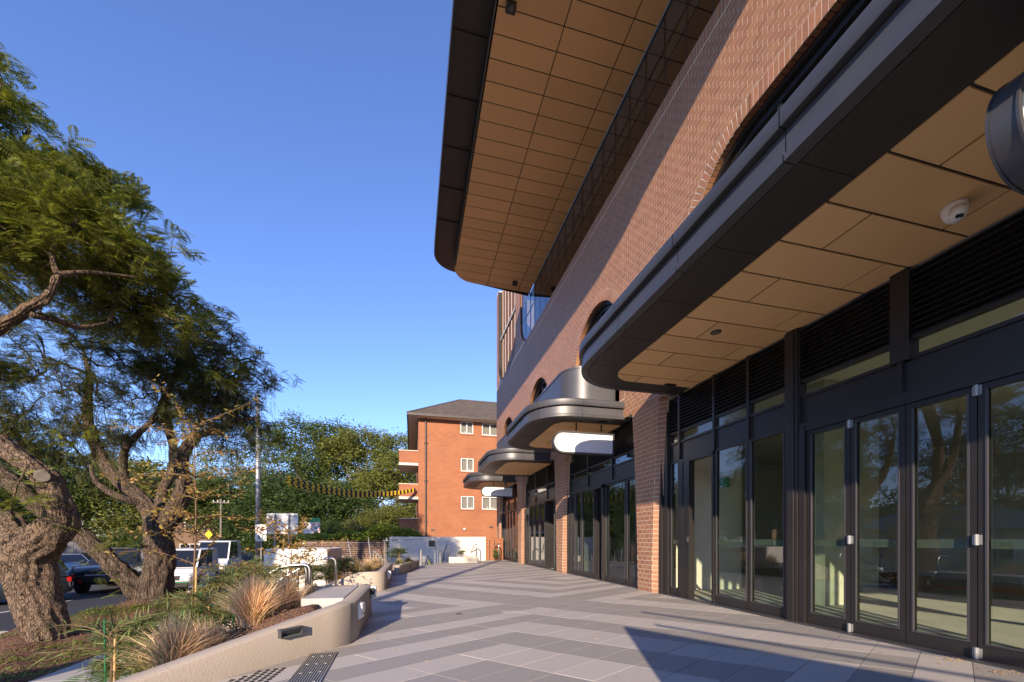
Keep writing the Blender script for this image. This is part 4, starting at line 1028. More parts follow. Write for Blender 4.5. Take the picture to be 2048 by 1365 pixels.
# ---------------------------------------------------------------- apartment block
ap = thing('apartment_block', 'four storey orange brick flats with dark hipped tile roof', 'building')
AY, AX0, AX1, AZ = 30.0, .48, 13.0, 9.62
W_ = [(3.47, 4.39, 8.75, 9.62), (5.06, 6.25, 8.72, 9.62), (3.50, 4.42, 6.0, 6.94), (5.06, 6.25, 6.0, 6.94), (3.51, 4.45, 3.24, 4.17), (5.06, 6.25, 3.24, 4.17)]
m = MB(); xs2 = sorted({AX0, AX1, *[w[0] for w in W_], *[w[1] for w in W_]}); zs2 = sorted({-1.3, AZ, *[w[2] for w in W_], *[min(w[3], AZ-.001) for w in W_]})
for xa, xb in zip(xs2[:-1], xs2[1:]):
    for za, zb in zip(zs2[:-1], zs2[1:]):
        xc, zc = (xa+xb)/2, (za+zb)/2
        if any(w[0] < xc < w[1] and w[2] < zc < w[3] for w in W_): continue
        m.add([(xa, AY, za), (xb, AY, za), (xb, AY, zb), (xa, AY, zb)], [(0, 1, 2, 3)])
m.add([(AX0, AY, -1.3), (AX0, 44, -1.3), (AX0, 44, AZ), (AX0, AY, AZ)], [(3, 2, 1, 0)])
m.add([(AX1, AY, -1.3), (AX1, 44, -1.3), (AX1, 44, AZ), (AX1, AY, AZ)], [(0, 1, 2, 3)]); m.build('wall', 'apbrick', ap)
m = MB(); m.box(AX0+.05, AX1, AY+.5, AY+.55, -1, AZ); m.build('room_backing', 'black', ap)
CUR = mat('net_curtain', (.34, .33, .30), .9, var=.15, scale=6, stretch=(8, 1, .3))
for (xa, xb, za, zb) in W_:
    w = part('window', ap); m = MB(); f = .05
    m.box(xa, xa+f, AY-.02, AY+.06, za, zb); m.box(xb-f, xb, AY-.02, AY+.06, za, zb); m.box(xa+f, xb-f, AY-.02, AY+.06, za, za+f); m.box(xa+f, xb-f, AY-.02, AY+.06, zb-f, zb); m.box((xa+xb)/2-.03, (xa+xb)/2+.03, AY-.018, AY+.055, za+f, zb-f); m.build('frame', 'whitep', w)
    m = MB(); m.box(xa+f, xb-f, AY+.02, AY+.028, za+f, zb-f); m.build('pane', 'glassclear', w)
    m = MB(); m.box(xa+f, xb-f, AY+.12, AY+.13, za+f, zb-f); m.build('curtain', CUR, w)
    m = MB(); m.box(xa-.03, xb+.03, AY-.05, AY-.002, za-.09, za-.003); m.build('sill', 'apbrick', w)
    m = MB()
    for q in range(3): xx = random.uniform(xa+.1, xb-.1); m.box(xx, xx+.06, AY+.05, AY+.1, za+f, za+f+random.uniform(.08, .2))
    m.build('sill_clutter', 'whitep', w)
# eaves, gutter and tiled hip roof
m = MB(); m.box(AX0-.70, AX1+.6, AY-.62, 44.6, AZ+.03, AZ+.10); m.build('eaves', 'renderw', ap)
m = MB(); m.box(AX0-.78, AX1+.7, AY-.72, AY-.60, AZ+.04, AZ+.20); m.box(AX0-.80, AX0-.68, AY-.599, 44.7, AZ+.04, AZ+.20); m.build('gutter', 'gutter', ap)
rt = part('roof', ap); e = (AX0-.76, AX1+.7, AY-.68, 44.7, AZ+.18); hx, hz = 4.2, 2.9; apx = (e[0]+hx, e[2]+5.2, e[4]+hz); m = MB(); NR = 14
def roofslope(c0, c1, top0, top1):
    for i in range(NR):
        t0, t1 = i/NR, (i+1)/NR; lift = .035
        L = lambda a, b, t: tuple(a[k]+(b[k]-a[k])*t for k in range(3))
        A0, A1, B0, B1 = L(c0, top0, t0), L(c1, top1, t0), L(c0, top0, t1), L(c1, top1, t1)
        A0, A1 = (A0[0], A0[1], A0[2]+lift), (A1[0], A1[1], A1[2]+lift)
        n = max(1, int(math.dist(A0, A1)/.3))
        for j in range(n):
            g = lambda P, Q, u: tuple(P[k]+(Q[k]-P[k])*u for k in range(3)); h = .03 if j % 2 else 0
            p, q, r_, s_ = g(A0, A1, j/n), g(A0, A1, (j+1)/n), g(B0, B1, (j+1)/n), g(B0, B1, j/n)
            p, q = (p[0], p[1], p[2]+.018*(j % 2)), (q[0], q[1], q[2]+.018*((j+1) % 2))
            m.add([p, q, r_, s_, (p[0], p[1], p[2]-.06), (q[0], q[1], q[2]-.06)], [(0, 1, 2, 3), (4, 5, 1, 0)])
fl, fr_, bl_, br_ = (e[0], e[2], e[4]), (e[1], e[2], e[4]), (e[0], e[3], e[4]), (e[1], e[3], e[4]); ap2 = (e[1]-4.5, apx[1], apx[2]); bk = (apx[0], e[3]-4, apx[2])
roofslope(fl, fr_, apx, ap2); roofslope(bl_, fl, bk, apx); m.build('roof_tiles', 'rooftile', rt)['kind'] = 'stuff'
m = MB(); m.tube([fl, apx], .09, 6); m.tube([apx, ap2], .09, 6); m.build('ridge_cap', 'rooftile', rt)
m = MB(); m.cyl((5.2, 32.5, 10.6), (5.2, 32.5, 11.3), .05); m.box(4.9, 5.5, 32.2, 32.8, 10.75, 10.82); m.build('vent_pipe', 'galv', rt)
m = MB(); m.cyl((.98, AY-.09, .2), (.98, AY-.09, AZ), .055, seg=10)
for z in (2.3, 5.2, 7.9): m.box(.86, 1.10, AY-.16, AY-.01, z, z+.05)
m.tube([(.98, AY-.09, AZ-.1), (.98, AY-.35, AZ+.06)], .055); m.build('downpipe', 'gutter', ap)
for zt, zb, zs in ((7.36, 6.5, 6.1), (4.97, 4.08, 3.75), (2.50, 1.66, 1.35)):
    b = part('balcony', ap); m = MB(); m.box(-.86, AX0-.01, AY+.30, AY+.42, zb, zt); m.box(-.86, -.74, AY+.42, AY+3.6, zb, zt); m.build('parapet', 'apbrick', b)
    m = MB(); m.box(-.90, AX0-.01, AY+.26, AY+.46, zt, zt+.05); m.box(-.9, -.70, AY+.46, AY+3.6, zt, zt+.05); m.build('coping', 'renderw', b)
    m = MB(); m.box(-.88, AX0-.01, AY+.27, AY+3.6, zb-.17, zb); m.build('slab', 'renderw', b)
t = part('flood_light', ap); m = MB(); m.cyl((3.74, AY, 1.78), (3.74, AY-.10, 1.78), .10, seg=16); m.build('housing', 'gutter', t); m = MB(); m.cyl((3.74, AY-.1, 1.78), (3.74, AY-.13, 1.78), .075, seg=14); m.build('lens', 'white', t)
for xx, zz in ((1.35, 1.62), (5.6, 1.85)): m = MB(); m.box(xx, xx+.28, AY-.012, AY-.002, zz, zz+.15); m.build('air_brick', 'gutter', ap)
cb = thing('camera_box', 'dark grey box fixed to a thin pole before the white wall', 'box', (.95, 17.4, -.3)); m = MB(); m.cyl((0, 0, 0), (0, 0, 1.45), .018); m.build('pole', 'galv', cb); m = MB(); m.box(-.26, -.02, -.06, .06, 1.02, 1.28); m.build('box', 'inkblack', cb, bevel=.02)

# ---------------------------------------------------------------- fencing, posts, frames by the far stair
mf = thing('mesh_fence', 'temporary wire mesh fence panel leaning by the white wall', 'fence', (0, 0, 0))
m = MB(); m.tube([(-1.05, 17.2, 1.0), (1.05, 17.2, 1.04)], .014, 6); m.tube([(-1.05, 17.2, -.6), (-1.05, 17.2, 1.0)], .016, 6); m.tube([(1.05, 17.2, -.4), (1.05, 17.2, 1.04)], .016, 6); m.build('frame', 'galv', mf)
m = MB()
for i in range(26): x = -1.05+i*2.1/26; m.box(x-.0015, x+.0015, 17.198, 17.202, -.6, 1.0)
for i in range(12): z = -.55+i*.135; m.box(-1.05, 1.05, 17.1965, 17.1995, z-.0015, z+.0015)
m.build('wire_mesh', 'galv', mf)['kind'] = 'stuff'
for P, lab in (([(-1.95, 16.4, -.9), (-2.35, 16.6, 1.0)], 'thin steel prop leaning at the dark brick wall'), ([(-1.35, 16.4, -.9), (-1.62, 16.7, 1.1)], 'second steel prop leaning beside the wire fence')):
    t = thing('steel_prop', lab, 'pole', P[0]); m = MB(); m.tube([(0, 0, 0), Vector(P[1])-Vector(P[0])], .018, 8); m.build('pipe', 'galv', t)
bl = thing('stair_balustrade', 'grey steel balustrade with sloping top rail beside the dark brick wall', 'balustrade')
m = MB(); m.tube([(-1.30, 15.2, .62), (-.78, 15.2, .12)], .02, 8); m.build('top_rail', 'galv', bl)
for i in range(6): x = -1.30+i*.104; m = MB(); m.cyl((x, 15.2, -1.0), (x, 15.2, .62-i*.1), .012, seg=8); m.build('baluster', 'galv', bl)
b2 = thing('stair_balustrade', 'grey steel balustrade behind the grasses right of the cream block', 'balustrade')
m = MB(); m.tube([(-2.35, 14.2, .55), (-1.35, 14.2, .05)], .02, 8); m.build('top_rail', 'galv', b2)
for i in range(4): x = -2.35+i*.33; m = MB(); m.cyl((x, 14.2, -1.0), (x, 14.2, .55-i*.165), .016, seg=8); m.build('baluster', 'galv', b2)
af = thing('a_frame_stand', 'dark folding A-frame stand on the plaza edge', 'stand', (.60, 16.9, -.2))
m = MB(); m.tube([(-.12, -.1, 0), (.05, 0, .55), (.28, -.1, 0)], .02, 6); m.build('front_leg', 'inkblack', af); m = MB(); m.tube([(-.12, .35, 0), (.05, .04, .55), (.28, .35, 0)], .02, 6); m.build('back_leg', 'inkblack', af); m = MB(); m.add([(-.02, -.06, .15), (.17, -.06, .15), (.08, -.02, .42)], [(0, 1, 2)]); m.build('panel', 'leafG', af)
for x, y, h, lab in ((.36, 16.2, .72, 'slim steel bollard at the end of the low planter'), (1.18, 17.6, .62, 'slim grey post between the stand and the white planter')):
    t = thing('bollard', lab, 'bollard', (x, y, -.1)); m = MB(); m.cyl((0, 0, 0), (0, 0, h), .035, seg=12); m.build('post', 'steel', t); m = MB(); m.cyl((0, 0, h), (0, 0, h+.012), .037, .02, 12); m.build('cap', 'steel', t)
for x, y, lab in ((1.62, 18.7, 'bent steel stair rail left of the small white planter'), (2.92, 18.9, 'bent steel stair rail right of the small white planter'), (4.05, 19.2, 'bent steel stair rail beside the last shop front')):
    rail('stair_rail', [(x, y, -.2), (x, y, .80), (x-.02, y+.28, .80), (x-.16, y+1.0, .30), (x-.16, y+1.05, .0)], .028, lab, [], 'far stair rails')
m = MB()
for i in range(26): m.box(.42+i*.05, .45+i*.05, 16.95+i*.03, 17.0+i*.03, .0, .008)
t = tag(m.build('tactile_strip', 'inkblack'), 'row of small black tactile studs along the far stair edge', 'tactile paving')
# unseen panel and rails added behind the viewpoint to shade the near paving
hd = thing('shadow_caster', 'plain hoarding with rails standing behind the viewpoint', 'hoarding', (.40, -.86, 0), math.atan2(-.87, .48))
m = MB(); m.box(0, 6.0, -.02, .02, 0, 1.90); m.build('panel', 'renderw', hd)
for z in (2.06, 2.36): m = MB(); m.tube([(.5, 0, z), (6, 0, z)], .022, 8); m.build('rail', 'galv', hd)
for x in (5.4, 6.0): m = MB(); m.cyl((x, .05, 0), (x, .05, 2.55), .03); m.build('post', 'galv', hd)

# ---------------------------------------------------------------- poles, wires, road signs
def pole(x, y, z0, z1, r, m_, lab, arms=(), metal=False):
    t = thing('power_pole', lab, 'pole', (x, y, z0)); m = MB(); m.tube([(0, 0, 0), (0, 0, z1-z0)], [r, r*.72], 12); m.build('shaft', m_, t, smooth=True)
    for z, L, a in arms:
        m = MB(); m.obox((0, 0, z-z0), (L, .09, .11), Matrix.Rotation(a, 3, 'Z')); m.build('cross_arm', 'bark3', t)
        for s in (-.45, -.2, .2, .45):
            m = MB(); q = Matrix.Rotation(a, 3, 'Z') @ Vector((L*s, 0, 0)); m.cyl((q.x, q.y, z-z0+.05), (q.x, q.y, z-z0+.2), .04, .03, 8); m.build('insulator', 'white', t)
    return t
pole(-8.71, 26.84, -1.4, 9.5, .14, 'galv', 'tall galvanised street pole behind the forty signs')
pole(-32.05, 49.0, -1.6, 7.6, .16, 'bark3', 'distant timber power pole with cross arm across the road', [(6.9, 2.2, .2), (6.2, 1.6, .2)])
pole(-16.4, 41.5, -1.4, 4.6, .10, 'bark3', 'slim timber pole beside the yellow warning sign', [(4.3, 1.2, .3)])
pole(-6.4, -8.0, -1.1, 10.2, .15, 'bark3', 'timber street pole standing behind the viewpoint', [(9.6, 2.4, .1)])
# striped line covers on the service cables to the flats
tt = thing('striped_cable_covers', 'yellow and black striped covers on overhead cables running to the flats', 'cable')
for j, (dz, dx) in enumerate(((0, 0), (-.14, .05), (-.28, 0), (-.42, .05))):
    a, b = Vector((-6.3+dx, 23.6, 4.30+dz)), Vector((.25, 30.0, 4.62+dz*.35)); m = MB(); n = 56; P = []
    for i in range(n+1):
        t = i/n; p = a.lerp(b, t); P.append(p+Vector((0, 0, -1.0*4*t*(1-t)*.50)))
    for i in range(n): m.tube([P[i], P[i+1]], .050, 7, m=i % 2, cap=False)
    m.build('cable_cover', ['yellow', 'inkblack'], tt)
m = MB()
for j in range(3): m.tube([(-8.7, 26.8, 5.6-j*.3), (-7.5, 25.2, 4.8-j*.25), (-6.3, 23.6, 4.55-j*.15)], .012, 5)
m.build('bare_cable', 'inkblack', tt)
def plate_sign(name, lab, loc, w, h, postz, back='signface', rz=R(-10), cat='sign'):
    t = thing(name, lab, cat, loc, rz); m = MB(); m.prism(rounded([(-w/2, -h/2), (w/2, -h/2), (w/2, h/2), (-w/2, h/2)], min(w, h)*.08), -.006, .006)
    m.v = [(x, z, y) for x, y, z in m.v]; m.f = [f[::-1] for f in m.f]; m.build('plate', back, t)
    m = MB(); m.cyl((0, .03, -h/2-postz), (0, .03, h/2), .03, seg=10); m.build('post', 'galv', t)
    return t
def ring_disc(t, z, r, x=0):
    m = MB()
    for i in range(28):
        a, b = 2*math.pi*i/28, 2*math.pi*(i+1)/28
        m.add([(x+r*math.cos(a), -.009, z+r*math.sin(a)), (x+r*math.cos(b), -.009, z+r*math.sin(b)), (x+.8*r*math.cos(b), -.009, z+.8*r*math.sin(b)), (x+.8*r*math.cos(a), -.009, z+.8*r*math.sin(a))], [(0, 1, 2, 3)])
    m.build('red_ring', 'red', t)
s1 = plate_sign('speed_sign', 'white forty zone sign with red ring and two walking figures', (-7.12, 22.33, 1.34), .52, .80, 2.3)
ring_disc(s1, .17, .165); text('numerals', '40', .20, 'inkblack', s1, (0, -.009, .17), (R(90), 0, 0), .001)
for fx, s in ((-.08, 1.0), (.08, .78)):
    m = MB(); zb = -.33
    m.cyl((fx, -.008, zb+.245*s), (fx, -.011, zb+.245*s), .028*s, seg=12)
    for A, B, w in (((0, .21), (0, .10), .022), ((0, .10), (-.04, 0), .012), ((0, .10), (.045, .01), .012), ((0, .20), (.06, .13), .010), ((0, .20), (-.05, .12), .010)):
        m.tube([(fx+A[0]*s, -.009, zb+A[1]*s), (fx+B[0]*s, -.009, zb+B[1]*s)], w*s, 6)
    m.build('walking_figure', 'inkblack', s1)
s2 = plate_sign('speed_sign', 'partly hidden white sign with red ring right of the blank sign back', (-5.05, 23.3, 1.62), .85, .58, 2.4)
ring_disc(s2, 0, .24, .2); text('numerals', '40', .24, 'inkblack', s2, (.2, -.009, 0), (R(90), 0, 0), .001)
m = MB(); m.box(-.1, .42, -.008, .008, .32, .52); m.build('green_plate', 'greenlogo', s2)
s3 = thing('sign_back', 'large pale back of a road sign on two grey posts', 'sign', (-6.72, 24.3, 1.86), R(-10)); m = MB(); m.prism(rounded([(-.82, -.55), (.82, -.55), (.82, .55), (-.82, .55)], .06), -.006, .006); m.v = [(x, z, y) for x, y, z in m.v]; m.f = [f[::-1] for f in m.f]; m.build('plate', 'signface', s3)
for x in (-.36, .36): m = MB(); m.cyl((x, -.05, -3.2), (x, -.05, .5), .045, seg=10); m.build('post', 'galv', s3)
for z in (-.38, 0, .42): m = MB(); m.box(-.8, .8, -.03, -.008, z-.02, z+.02); m.build('stiffener', 'galv', s3)
s4 = thing('warning_sign', 'yellow diamond warning sign far along the road', 'sign', (-16.75, 40.1, 1.45), R(-20)); s4.scale = (.72, 1, .72); m = MB(); m.extr([(0, -.5), (.5, 0), (0, .5), (-.5, 0)], 'y', -.01, .01); m.build('plate', 'yellow', s4); m = MB(); m.cyl((0, .04, -2.9), (0, .04, .4), .035); m.build('post', 'galv', s4)
s5 = thing('lane_sign_post', 'thin steel sign post beside the white van', 'pole', (-8.1, 16.55, -1.1)); m = MB(); m.cyl((0, 0, 0), (0, 0, 2.6), .03); m.build('post', 'galv', s5); m = MB(); m.box(-.13, .13, -.012, -.004, 2.15, 2.6); m.build('plate', 'card', s5)
# park bench
pb = thing('park_bench', 'slatted timber park bench with curved steel ends by the path', 'bench', (-6.35, 15.6, PATH_Z-.09), R(-100))
for s in (-.75, .75):
    m = MB(); m.tube([(s, -.05, 0), (s, -.02, .40)], .03, 8); m.tube([(s, -.32, .46), (s, -.1, .40), (s, .15, .42), (s, .25, .55), (s, .34, .85)], .025, 8); m.tube([(s, -.32, .46), (s, -.30, .60), (s, .1, .66), (s, .28, .62)], .02, 8); m.build('end_frame', 'steel', pb)
for i in range(6): m = MB(); m.box(-.85, .85, -.30+i*.085, -.235+i*.085, .43, .455); m.build('seat_slat', 'wood', pb)
for i in range(4): m = MB(); m.obox((0, .24+i*.028, .52+i*.09), (1.7, .025, .07), Matrix.Rotation(R(-18), 3, 'X')); m.build('back_slat', 'wood', pb)
# ---------------------------------------------------------------- vegetation helpers
def instance_mesh(T, Fq, Rm, P, S):
    """T (n,3) template verts, Fq (k,4) faces; Rm (m,3,3), P (m,3), S (m,) -> one vertex/face pair"""
    m_, n = len(P), len(T)
    V = np.einsum('mij,nj->mni', Rm, T)*S[:, None, None]+P[:, None, :]
    F = (Fq[None]+(np.arange(m_)*n)[:, None, None]).reshape(-1, Fq.shape[1]); return V.reshape(-1, 3), F
def frames(D, roll=None):
    """rotation matrices whose local +Y is D and local Z leans to world up"""
    D = D/np.linalg.norm(D, axis=1, keepdims=True); up = np.tile([0., 0., 1.], (len(D), 1)); X = np.cross(D, up); ln = np.linalg.norm(X, axis=1, keepdims=True)
    X = np.where(ln > 1e-3, X/np.maximum(ln, 1e-6), [1., 0, 0]); Z = np.cross(X, D)
    if roll is not None:
        c, s = np.cos(roll)[:, None], np.sin(roll)[:, None]; X, Z = X*c+Z*s, Z*c-X*s
    return np.stack([X, D, Z], 2)
def frond_template(n=11, L=1.0, w=.26, pin=.055, droop=.28):
    """feathery compound leaf along +Y: paired narrow leaflets on a drooping midrib"""
    V, F = [], []
    for i in range(n):
        t = (i+.6)/n; y = L*t; z = -droop*t*t; hw = w*math.sin(math.pi*min(1, .18+.80*t))**.8+.03
        for s in (-1, 1):
            b = len(V); y2 = y+hw*.45
            V += [(s*.006, y-pin*.3, z), (s*hw*.55, y+hw*.22-pin*.55, z-.02), (s*hw, y2, z-.05), (s*hw*.5, y+hw*.25+pin*.55, z-.02)]; F.append((b, b+1, b+2, b+3))
    b = len(V); V += [(-.007, -.12, .0), (.007, -.12, .0), (.004, L, -droop), (-.004, L, -droop)]; F.append((b, b+1, b+2, b+3))
    return np.array(V), np.array(F)
def leaf_template(l=1.0, w=.36):
    return np.array([(0, 0, 0), (w/2, l*.45, -.05), (0, l, -.16), (-w/2, l*.45, -.05)]), np.array([(0, 1, 2, 3)])
FR_T, FR_F = frond_template(); LF_T, LF_F = leaf_template(); FR2_T, FR2_F = frond_template(8, 1.0, .14, .07, .75)
def limb_mesh(m, path, seg=12, bark=0.06, seed=0, sub=5, ridge=0.0):
    """smooth tapered limb through (x,y,z,r) points with an uneven, knotted surface"""
    A = np.array(path); n = len(A); Q = []
    for i in range(n-1):
        p0, p1, p2, p3 = A[max(i-1, 0)], A[i], A[i+1], A[min(i+2, n-1)]
        for k in range(sub):
            t = k/sub; Q.append(.5*((2*p1)+(-p0+p2)*t+(2*p0-5*p1+4*p2-p3)*t*t+(-p0+3*p1-3*p2+p3)*t**3))
    Q.append(A[-1]); Q = np.array(Q); rs = np.maximum(Q[:, 3], .004)
    base = len(m.v); m.tube([tuple(q[:3]) for q in Q], list(rs), seg)
    if bark:
        ph = seed*1.7
        for i in range(base, len(m.v)):
            k = (i-base)//seg; a = 2*math.pi*((i-base) % seg)/seg; x, y, z = m.v[i]; c = Q[min(k, len(Q)-1)]
            f = bark*(.5*math.sin(3*a+ph+z*1.3)+.35*math.sin(5*a-z*2.6+ph)+.3*math.sin(z*7+2*a+ph)+.25*math.sin(9*a+z*4))
            if ridge:
                u = Vector((x*5+seed, y*5, z*1.6)); f += (mnoise.turbulence(u, 4, False)-.9)*ridge*.30/max(c[3], .12)*.45+mnoise.noise(Vector((x*2.2, y*2.2, z*1.5)))*ridge*.35+ridge*.16*math.sin(a*11+mnoise.noise(Vector((x*3, y*3, z*2)))*6)
            m.v[i] = (c[0]+(x-c[0])*(1+f), c[1]+(y-c[1])*(1+f), c[2]+(z-c[2])*(1+f))
    return Q
def grow(nodes, tips, seed, droop=.0, step=.5, rt=.008, ex=.42):
    """branch paths linking every tip to the nearest existing wood; returns polylines with radii"""
    r = np.random.default_rng(seed); N = [np.array(q[:3]) for q in nodes]; par = [-1]*len(N); cnt = [0]*len(N); base = len(N); arr = np.array(N)
    order = np.argsort([np.min(np.linalg.norm(arr-t, axis=1)) for t in tips]); buf = np.zeros((len(N)+len(tips)*14, 3)); buf[:len(N)] = arr; n = len(N); paths = []
    for ti in order:
        t = tips[ti]; d = np.linalg.norm(buf[:n]-t, axis=1)+np.maximum(0, buf[:n, 2]-t[2])*.6; j = int(np.argmin(d)); a = buf[j].copy(); L = np.linalg.norm(t-a)
        k = int(min(12, max(2, round(L/step)))); mid = (a+t)/2+r.normal(0, .10, 3)*L+np.array([0, 0, .10*L]); prev = j; idx = [j]
        for i in range(1, k+1):
            u = i/k; p = (1-u)**2*a+2*u*(1-u)*mid+u*u*t+r.normal(0, .02, 3)*L*(u < 1); buf[n] = p; par.append(prev); cnt.append(0); prev = n; idx.append(n); n += 1
        q = prev
        while q >= base: cnt[q] += 1; q = par[q]
        paths.append(idx)
    out = []
    for idx in paths:
        rr = [rt*max(1, cnt[i])**ex if i >= base else rt*max(1, cnt[idx[1]])**ex for i in idx]; out.append(([buf[i] for i in idx], rr))
    return out
def wood(m, paths, seg=5, minr=0):
    for P, rr in paths: m.tube([tuple(p) for p in P], rr, seg, cap=False)
def blob_points(blobs, n, seed, shell=.55):
    """points spread through ellipsoids (x,y,z,rx,ry,rz), denser towards the surface"""
    r = np.random.default_rng(seed); w = np.array([b[3]*b[4]*b[5] for b in blobs])**.8; ch = r.choice(len(blobs), n, p=w/w.sum()); B = np.array(blobs)[ch]
    d = r.normal(size=(n, 3)); d /= np.linalg.norm(d, axis=1, keepdims=True); rad = (shell+(1-shell)*r.random(n))[:, None]
    return B[:, :3]+d*rad*B[:, 3:6], d
def clump_points(blobs, ncl, per, seed, shell, size):
    """twig ends gathered in flattened clumps with gaps between them"""
    c, d = blob_points(blobs, ncl, seed, shell); r = np.random.default_rng(seed+50)
    return np.repeat(c, per, 0)+r.normal(0, 1, (ncl*per, 3))*np.array(size), np.repeat(d, per, 0)
def tree_obj(name, label, cat, base, group=None): return thing(name, label, cat, base, 0, group)
def rel(m, base): m.v = [(x-base[0], y-base[1], z-base[2]) for x, y, z in m.v]

# ---------------------------------------------------------------- near jacaranda, left edge
T1trunk = [(-6.76,9.80,-1.35,0.42), (-6.79,9.80,-1.04,0.39), (-6.86,9.82,-0.75,0.36), (-7.06,9.92,-0.16,0.385), (-7.24,10.02,0.42,0.40), (-7.31,10.03,0.76,0.41), (-7.30,10.03,1.05,0.37), (-7.3,10.03,1.25,0.25)]
T1a = [(-7.21,10.00,0.75,0.40), (-6.81,9.85,1.08,0.35), (-6.54,9.73,1.34,0.29), (-6.52,9.68,1.65,0.24), (-6.61,9.65,1.95,0.22), (-6.74,9.68,2.16,0.24), (-6.99,9.69,2.40,0.22), (-7.40,9.74,2.73,0.19), (-7.93,9.76,3.22,0.17), (-8.56,9.92,3.96,0.14), (-8.25,9.63,4.81,0.10), (-8.0,9.5,6.0,.05)]
T1b = [(-7.40,10.05,0.85,0.38), (-7.78,10.24,1.30,0.30), (-8.27,10.46,1.50,0.26), (-8.96,10.73,2.21,0.23), (-9.35,10.83,3.22,0.20), (-9.14,10.68,4.39,0.17), (-8.35,10.28,4.80,0.15), (-7.59,9.88,5.03,0.14), (-7.03,9.65,5.29,0.12), (-6.54,9.42,5.53,0.09), (-6.36,9.38,5.90,0.07)]
T1c = [(-9.14,10.65,4.39,0.15), (-9.18,11.10,6.02,0.14), (-8.97,11.25,7.53,0.12), (-8.65,11.38,8.99,0.09), (-8.30,11.50,10.18,0.04)]
T1d = [(-6.36,9.38,5.90,0.06), (-6.10,9.62,6.14,0.045), (-5.82,9.97,6.35,0.035), (-5.44,10.39,6.57,0.025), (-5.14,10.73,6.65,0.02)]
T1e = [(-6.36,9.38,5.90,0.06), (-6.45,9.40,6.27,0.045), (-6.43,9.60,6.79,0.04), (-6.42,10.01,7.38,0.05), (-6.23,10.38,7.80,0.02)]
T1f = [(-6.94,9.62,5.22,0.07), (-6.74,9.88,5.28,0.06), (-6.58,10.26,5.34,0.05), (-6.27,10.59,5.66,0.02)]
base = (-6.85, 9.82, -.95)
t1 = tree_obj('jacaranda_tree', 'big leaning jacaranda with pale knotted trunk at the left edge', 'tree', base)
m = MB(); nodes = []
for i, p in enumerate((T1trunk, T1a, T1b, T1c, T1d, T1e, T1f)):
    Q = limb_mesh(m, p, 56 if i < 3 else 12, .06 if i < 3 else .05, i, 16 if i < 3 else 6, .30 if i < 3 else .10); nodes += [q for q in Q if q[2] > 3.2 and q[3] < .16]
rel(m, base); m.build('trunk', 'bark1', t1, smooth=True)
kn = MB(); kn.cyl((-6.63, 9.45, 2.18), (-6.60, 9.40, 2.17), .115, .10, 14); rel(kn, base); kn.build('cut_knot', 'bark3', t1, smooth=False)
# crown envelope (metres): a tall left mass stepping down to the right
B1 = [(-6.9,9.5,6.3,1.0,.8,.6), (-6.1,9.9,6.9,.9,.9,.6), (-7.8,9.3,5.9,.9,.8,.5), (-9.4,10.6,9.0,2.2,2.0,1.8), (-8.6,11.2,8.2,2.0,2.0,1.6), (-7.4,10.8,7.4,1.8,1.9,1.2), (-6.7,10.9,6.9,1.4,1.6,.8), (-7.9,9.6,6.6,1.2,1.2,.9), (-5.9,11.3,6.3,1.2,1.3,.65), (-5.3,11.9,5.7,1.0,1.2,.55), (-8.6,9.2,5.2,.9,.8,.55), (-9.9,10.0,6.9,1.5,1.5,1.4), (-6.3,12.2,7.5,1.2,1.2,.8), (-7.4,12.3,9.1,1.4,1.3,1.0), (-8.4,10.9,9.6,1.3,1.3,.9)]
tips, td = clump_points(B1, 175, 7, 11, .45, (.30, .30, .13))
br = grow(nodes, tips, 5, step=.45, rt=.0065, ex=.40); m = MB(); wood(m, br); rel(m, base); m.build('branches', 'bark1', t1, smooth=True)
def fronds(tips, td, per, L, seed, out=.7, up=.1, T=FR_T, F=FR_F, jit=.18):
    r = np.random.default_rng(seed); P = np.repeat(tips, per, 0)+r.normal(0, jit, (len(tips)*per, 3)); D = np.repeat(td, per, 0)*out; a = r.uniform(0, 2*np.pi, len(P))
    D = D+np.stack([np.cos(a), np.sin(a), np.full(len(P), up)+r.normal(0, .25, len(P))], 1); S = L*r.uniform(.7, 1.25, len(P))
    return instance_mesh(T, F, frames(D, r.normal(0, .35, len(P))), P, S)
V, F = fronds(tips, td, 12, .31, 21, jit=.10); V = V-np.array(base); numesh('crown', V, F, [M['leafA']], parent=t1)
# tufts of leaves hanging low beside the fork
tp = np.array([(-6.6,9.5,1.55), (-6.9,9.5,1.75), (-7.3,9.4,1.7), (-6.9,9.3,2.0), (-6.3,9.6,2.9), (-6.0,9.9,3.4), (-7.1,9.2,1.9), (-6.75,9.3,1.65)]); V, F = fronds(tp, np.tile([.5, -.4, -.1], (len(tp), 1)), 7, .42, 4); numesh('low_shoots', V-np.array(base), F, [M['leafA']], parent=t1)
m = MB(); m.tube([(-7.0,9.35,1.35), (-6.98,9.3,1.6), (-6.9,9.3,1.95), (-6.78,9.35,2.35)], [.022, .02, .018, .014], 8); rel(m, base); m.build('bare_shoot', 'bark1', t1, smooth=True)

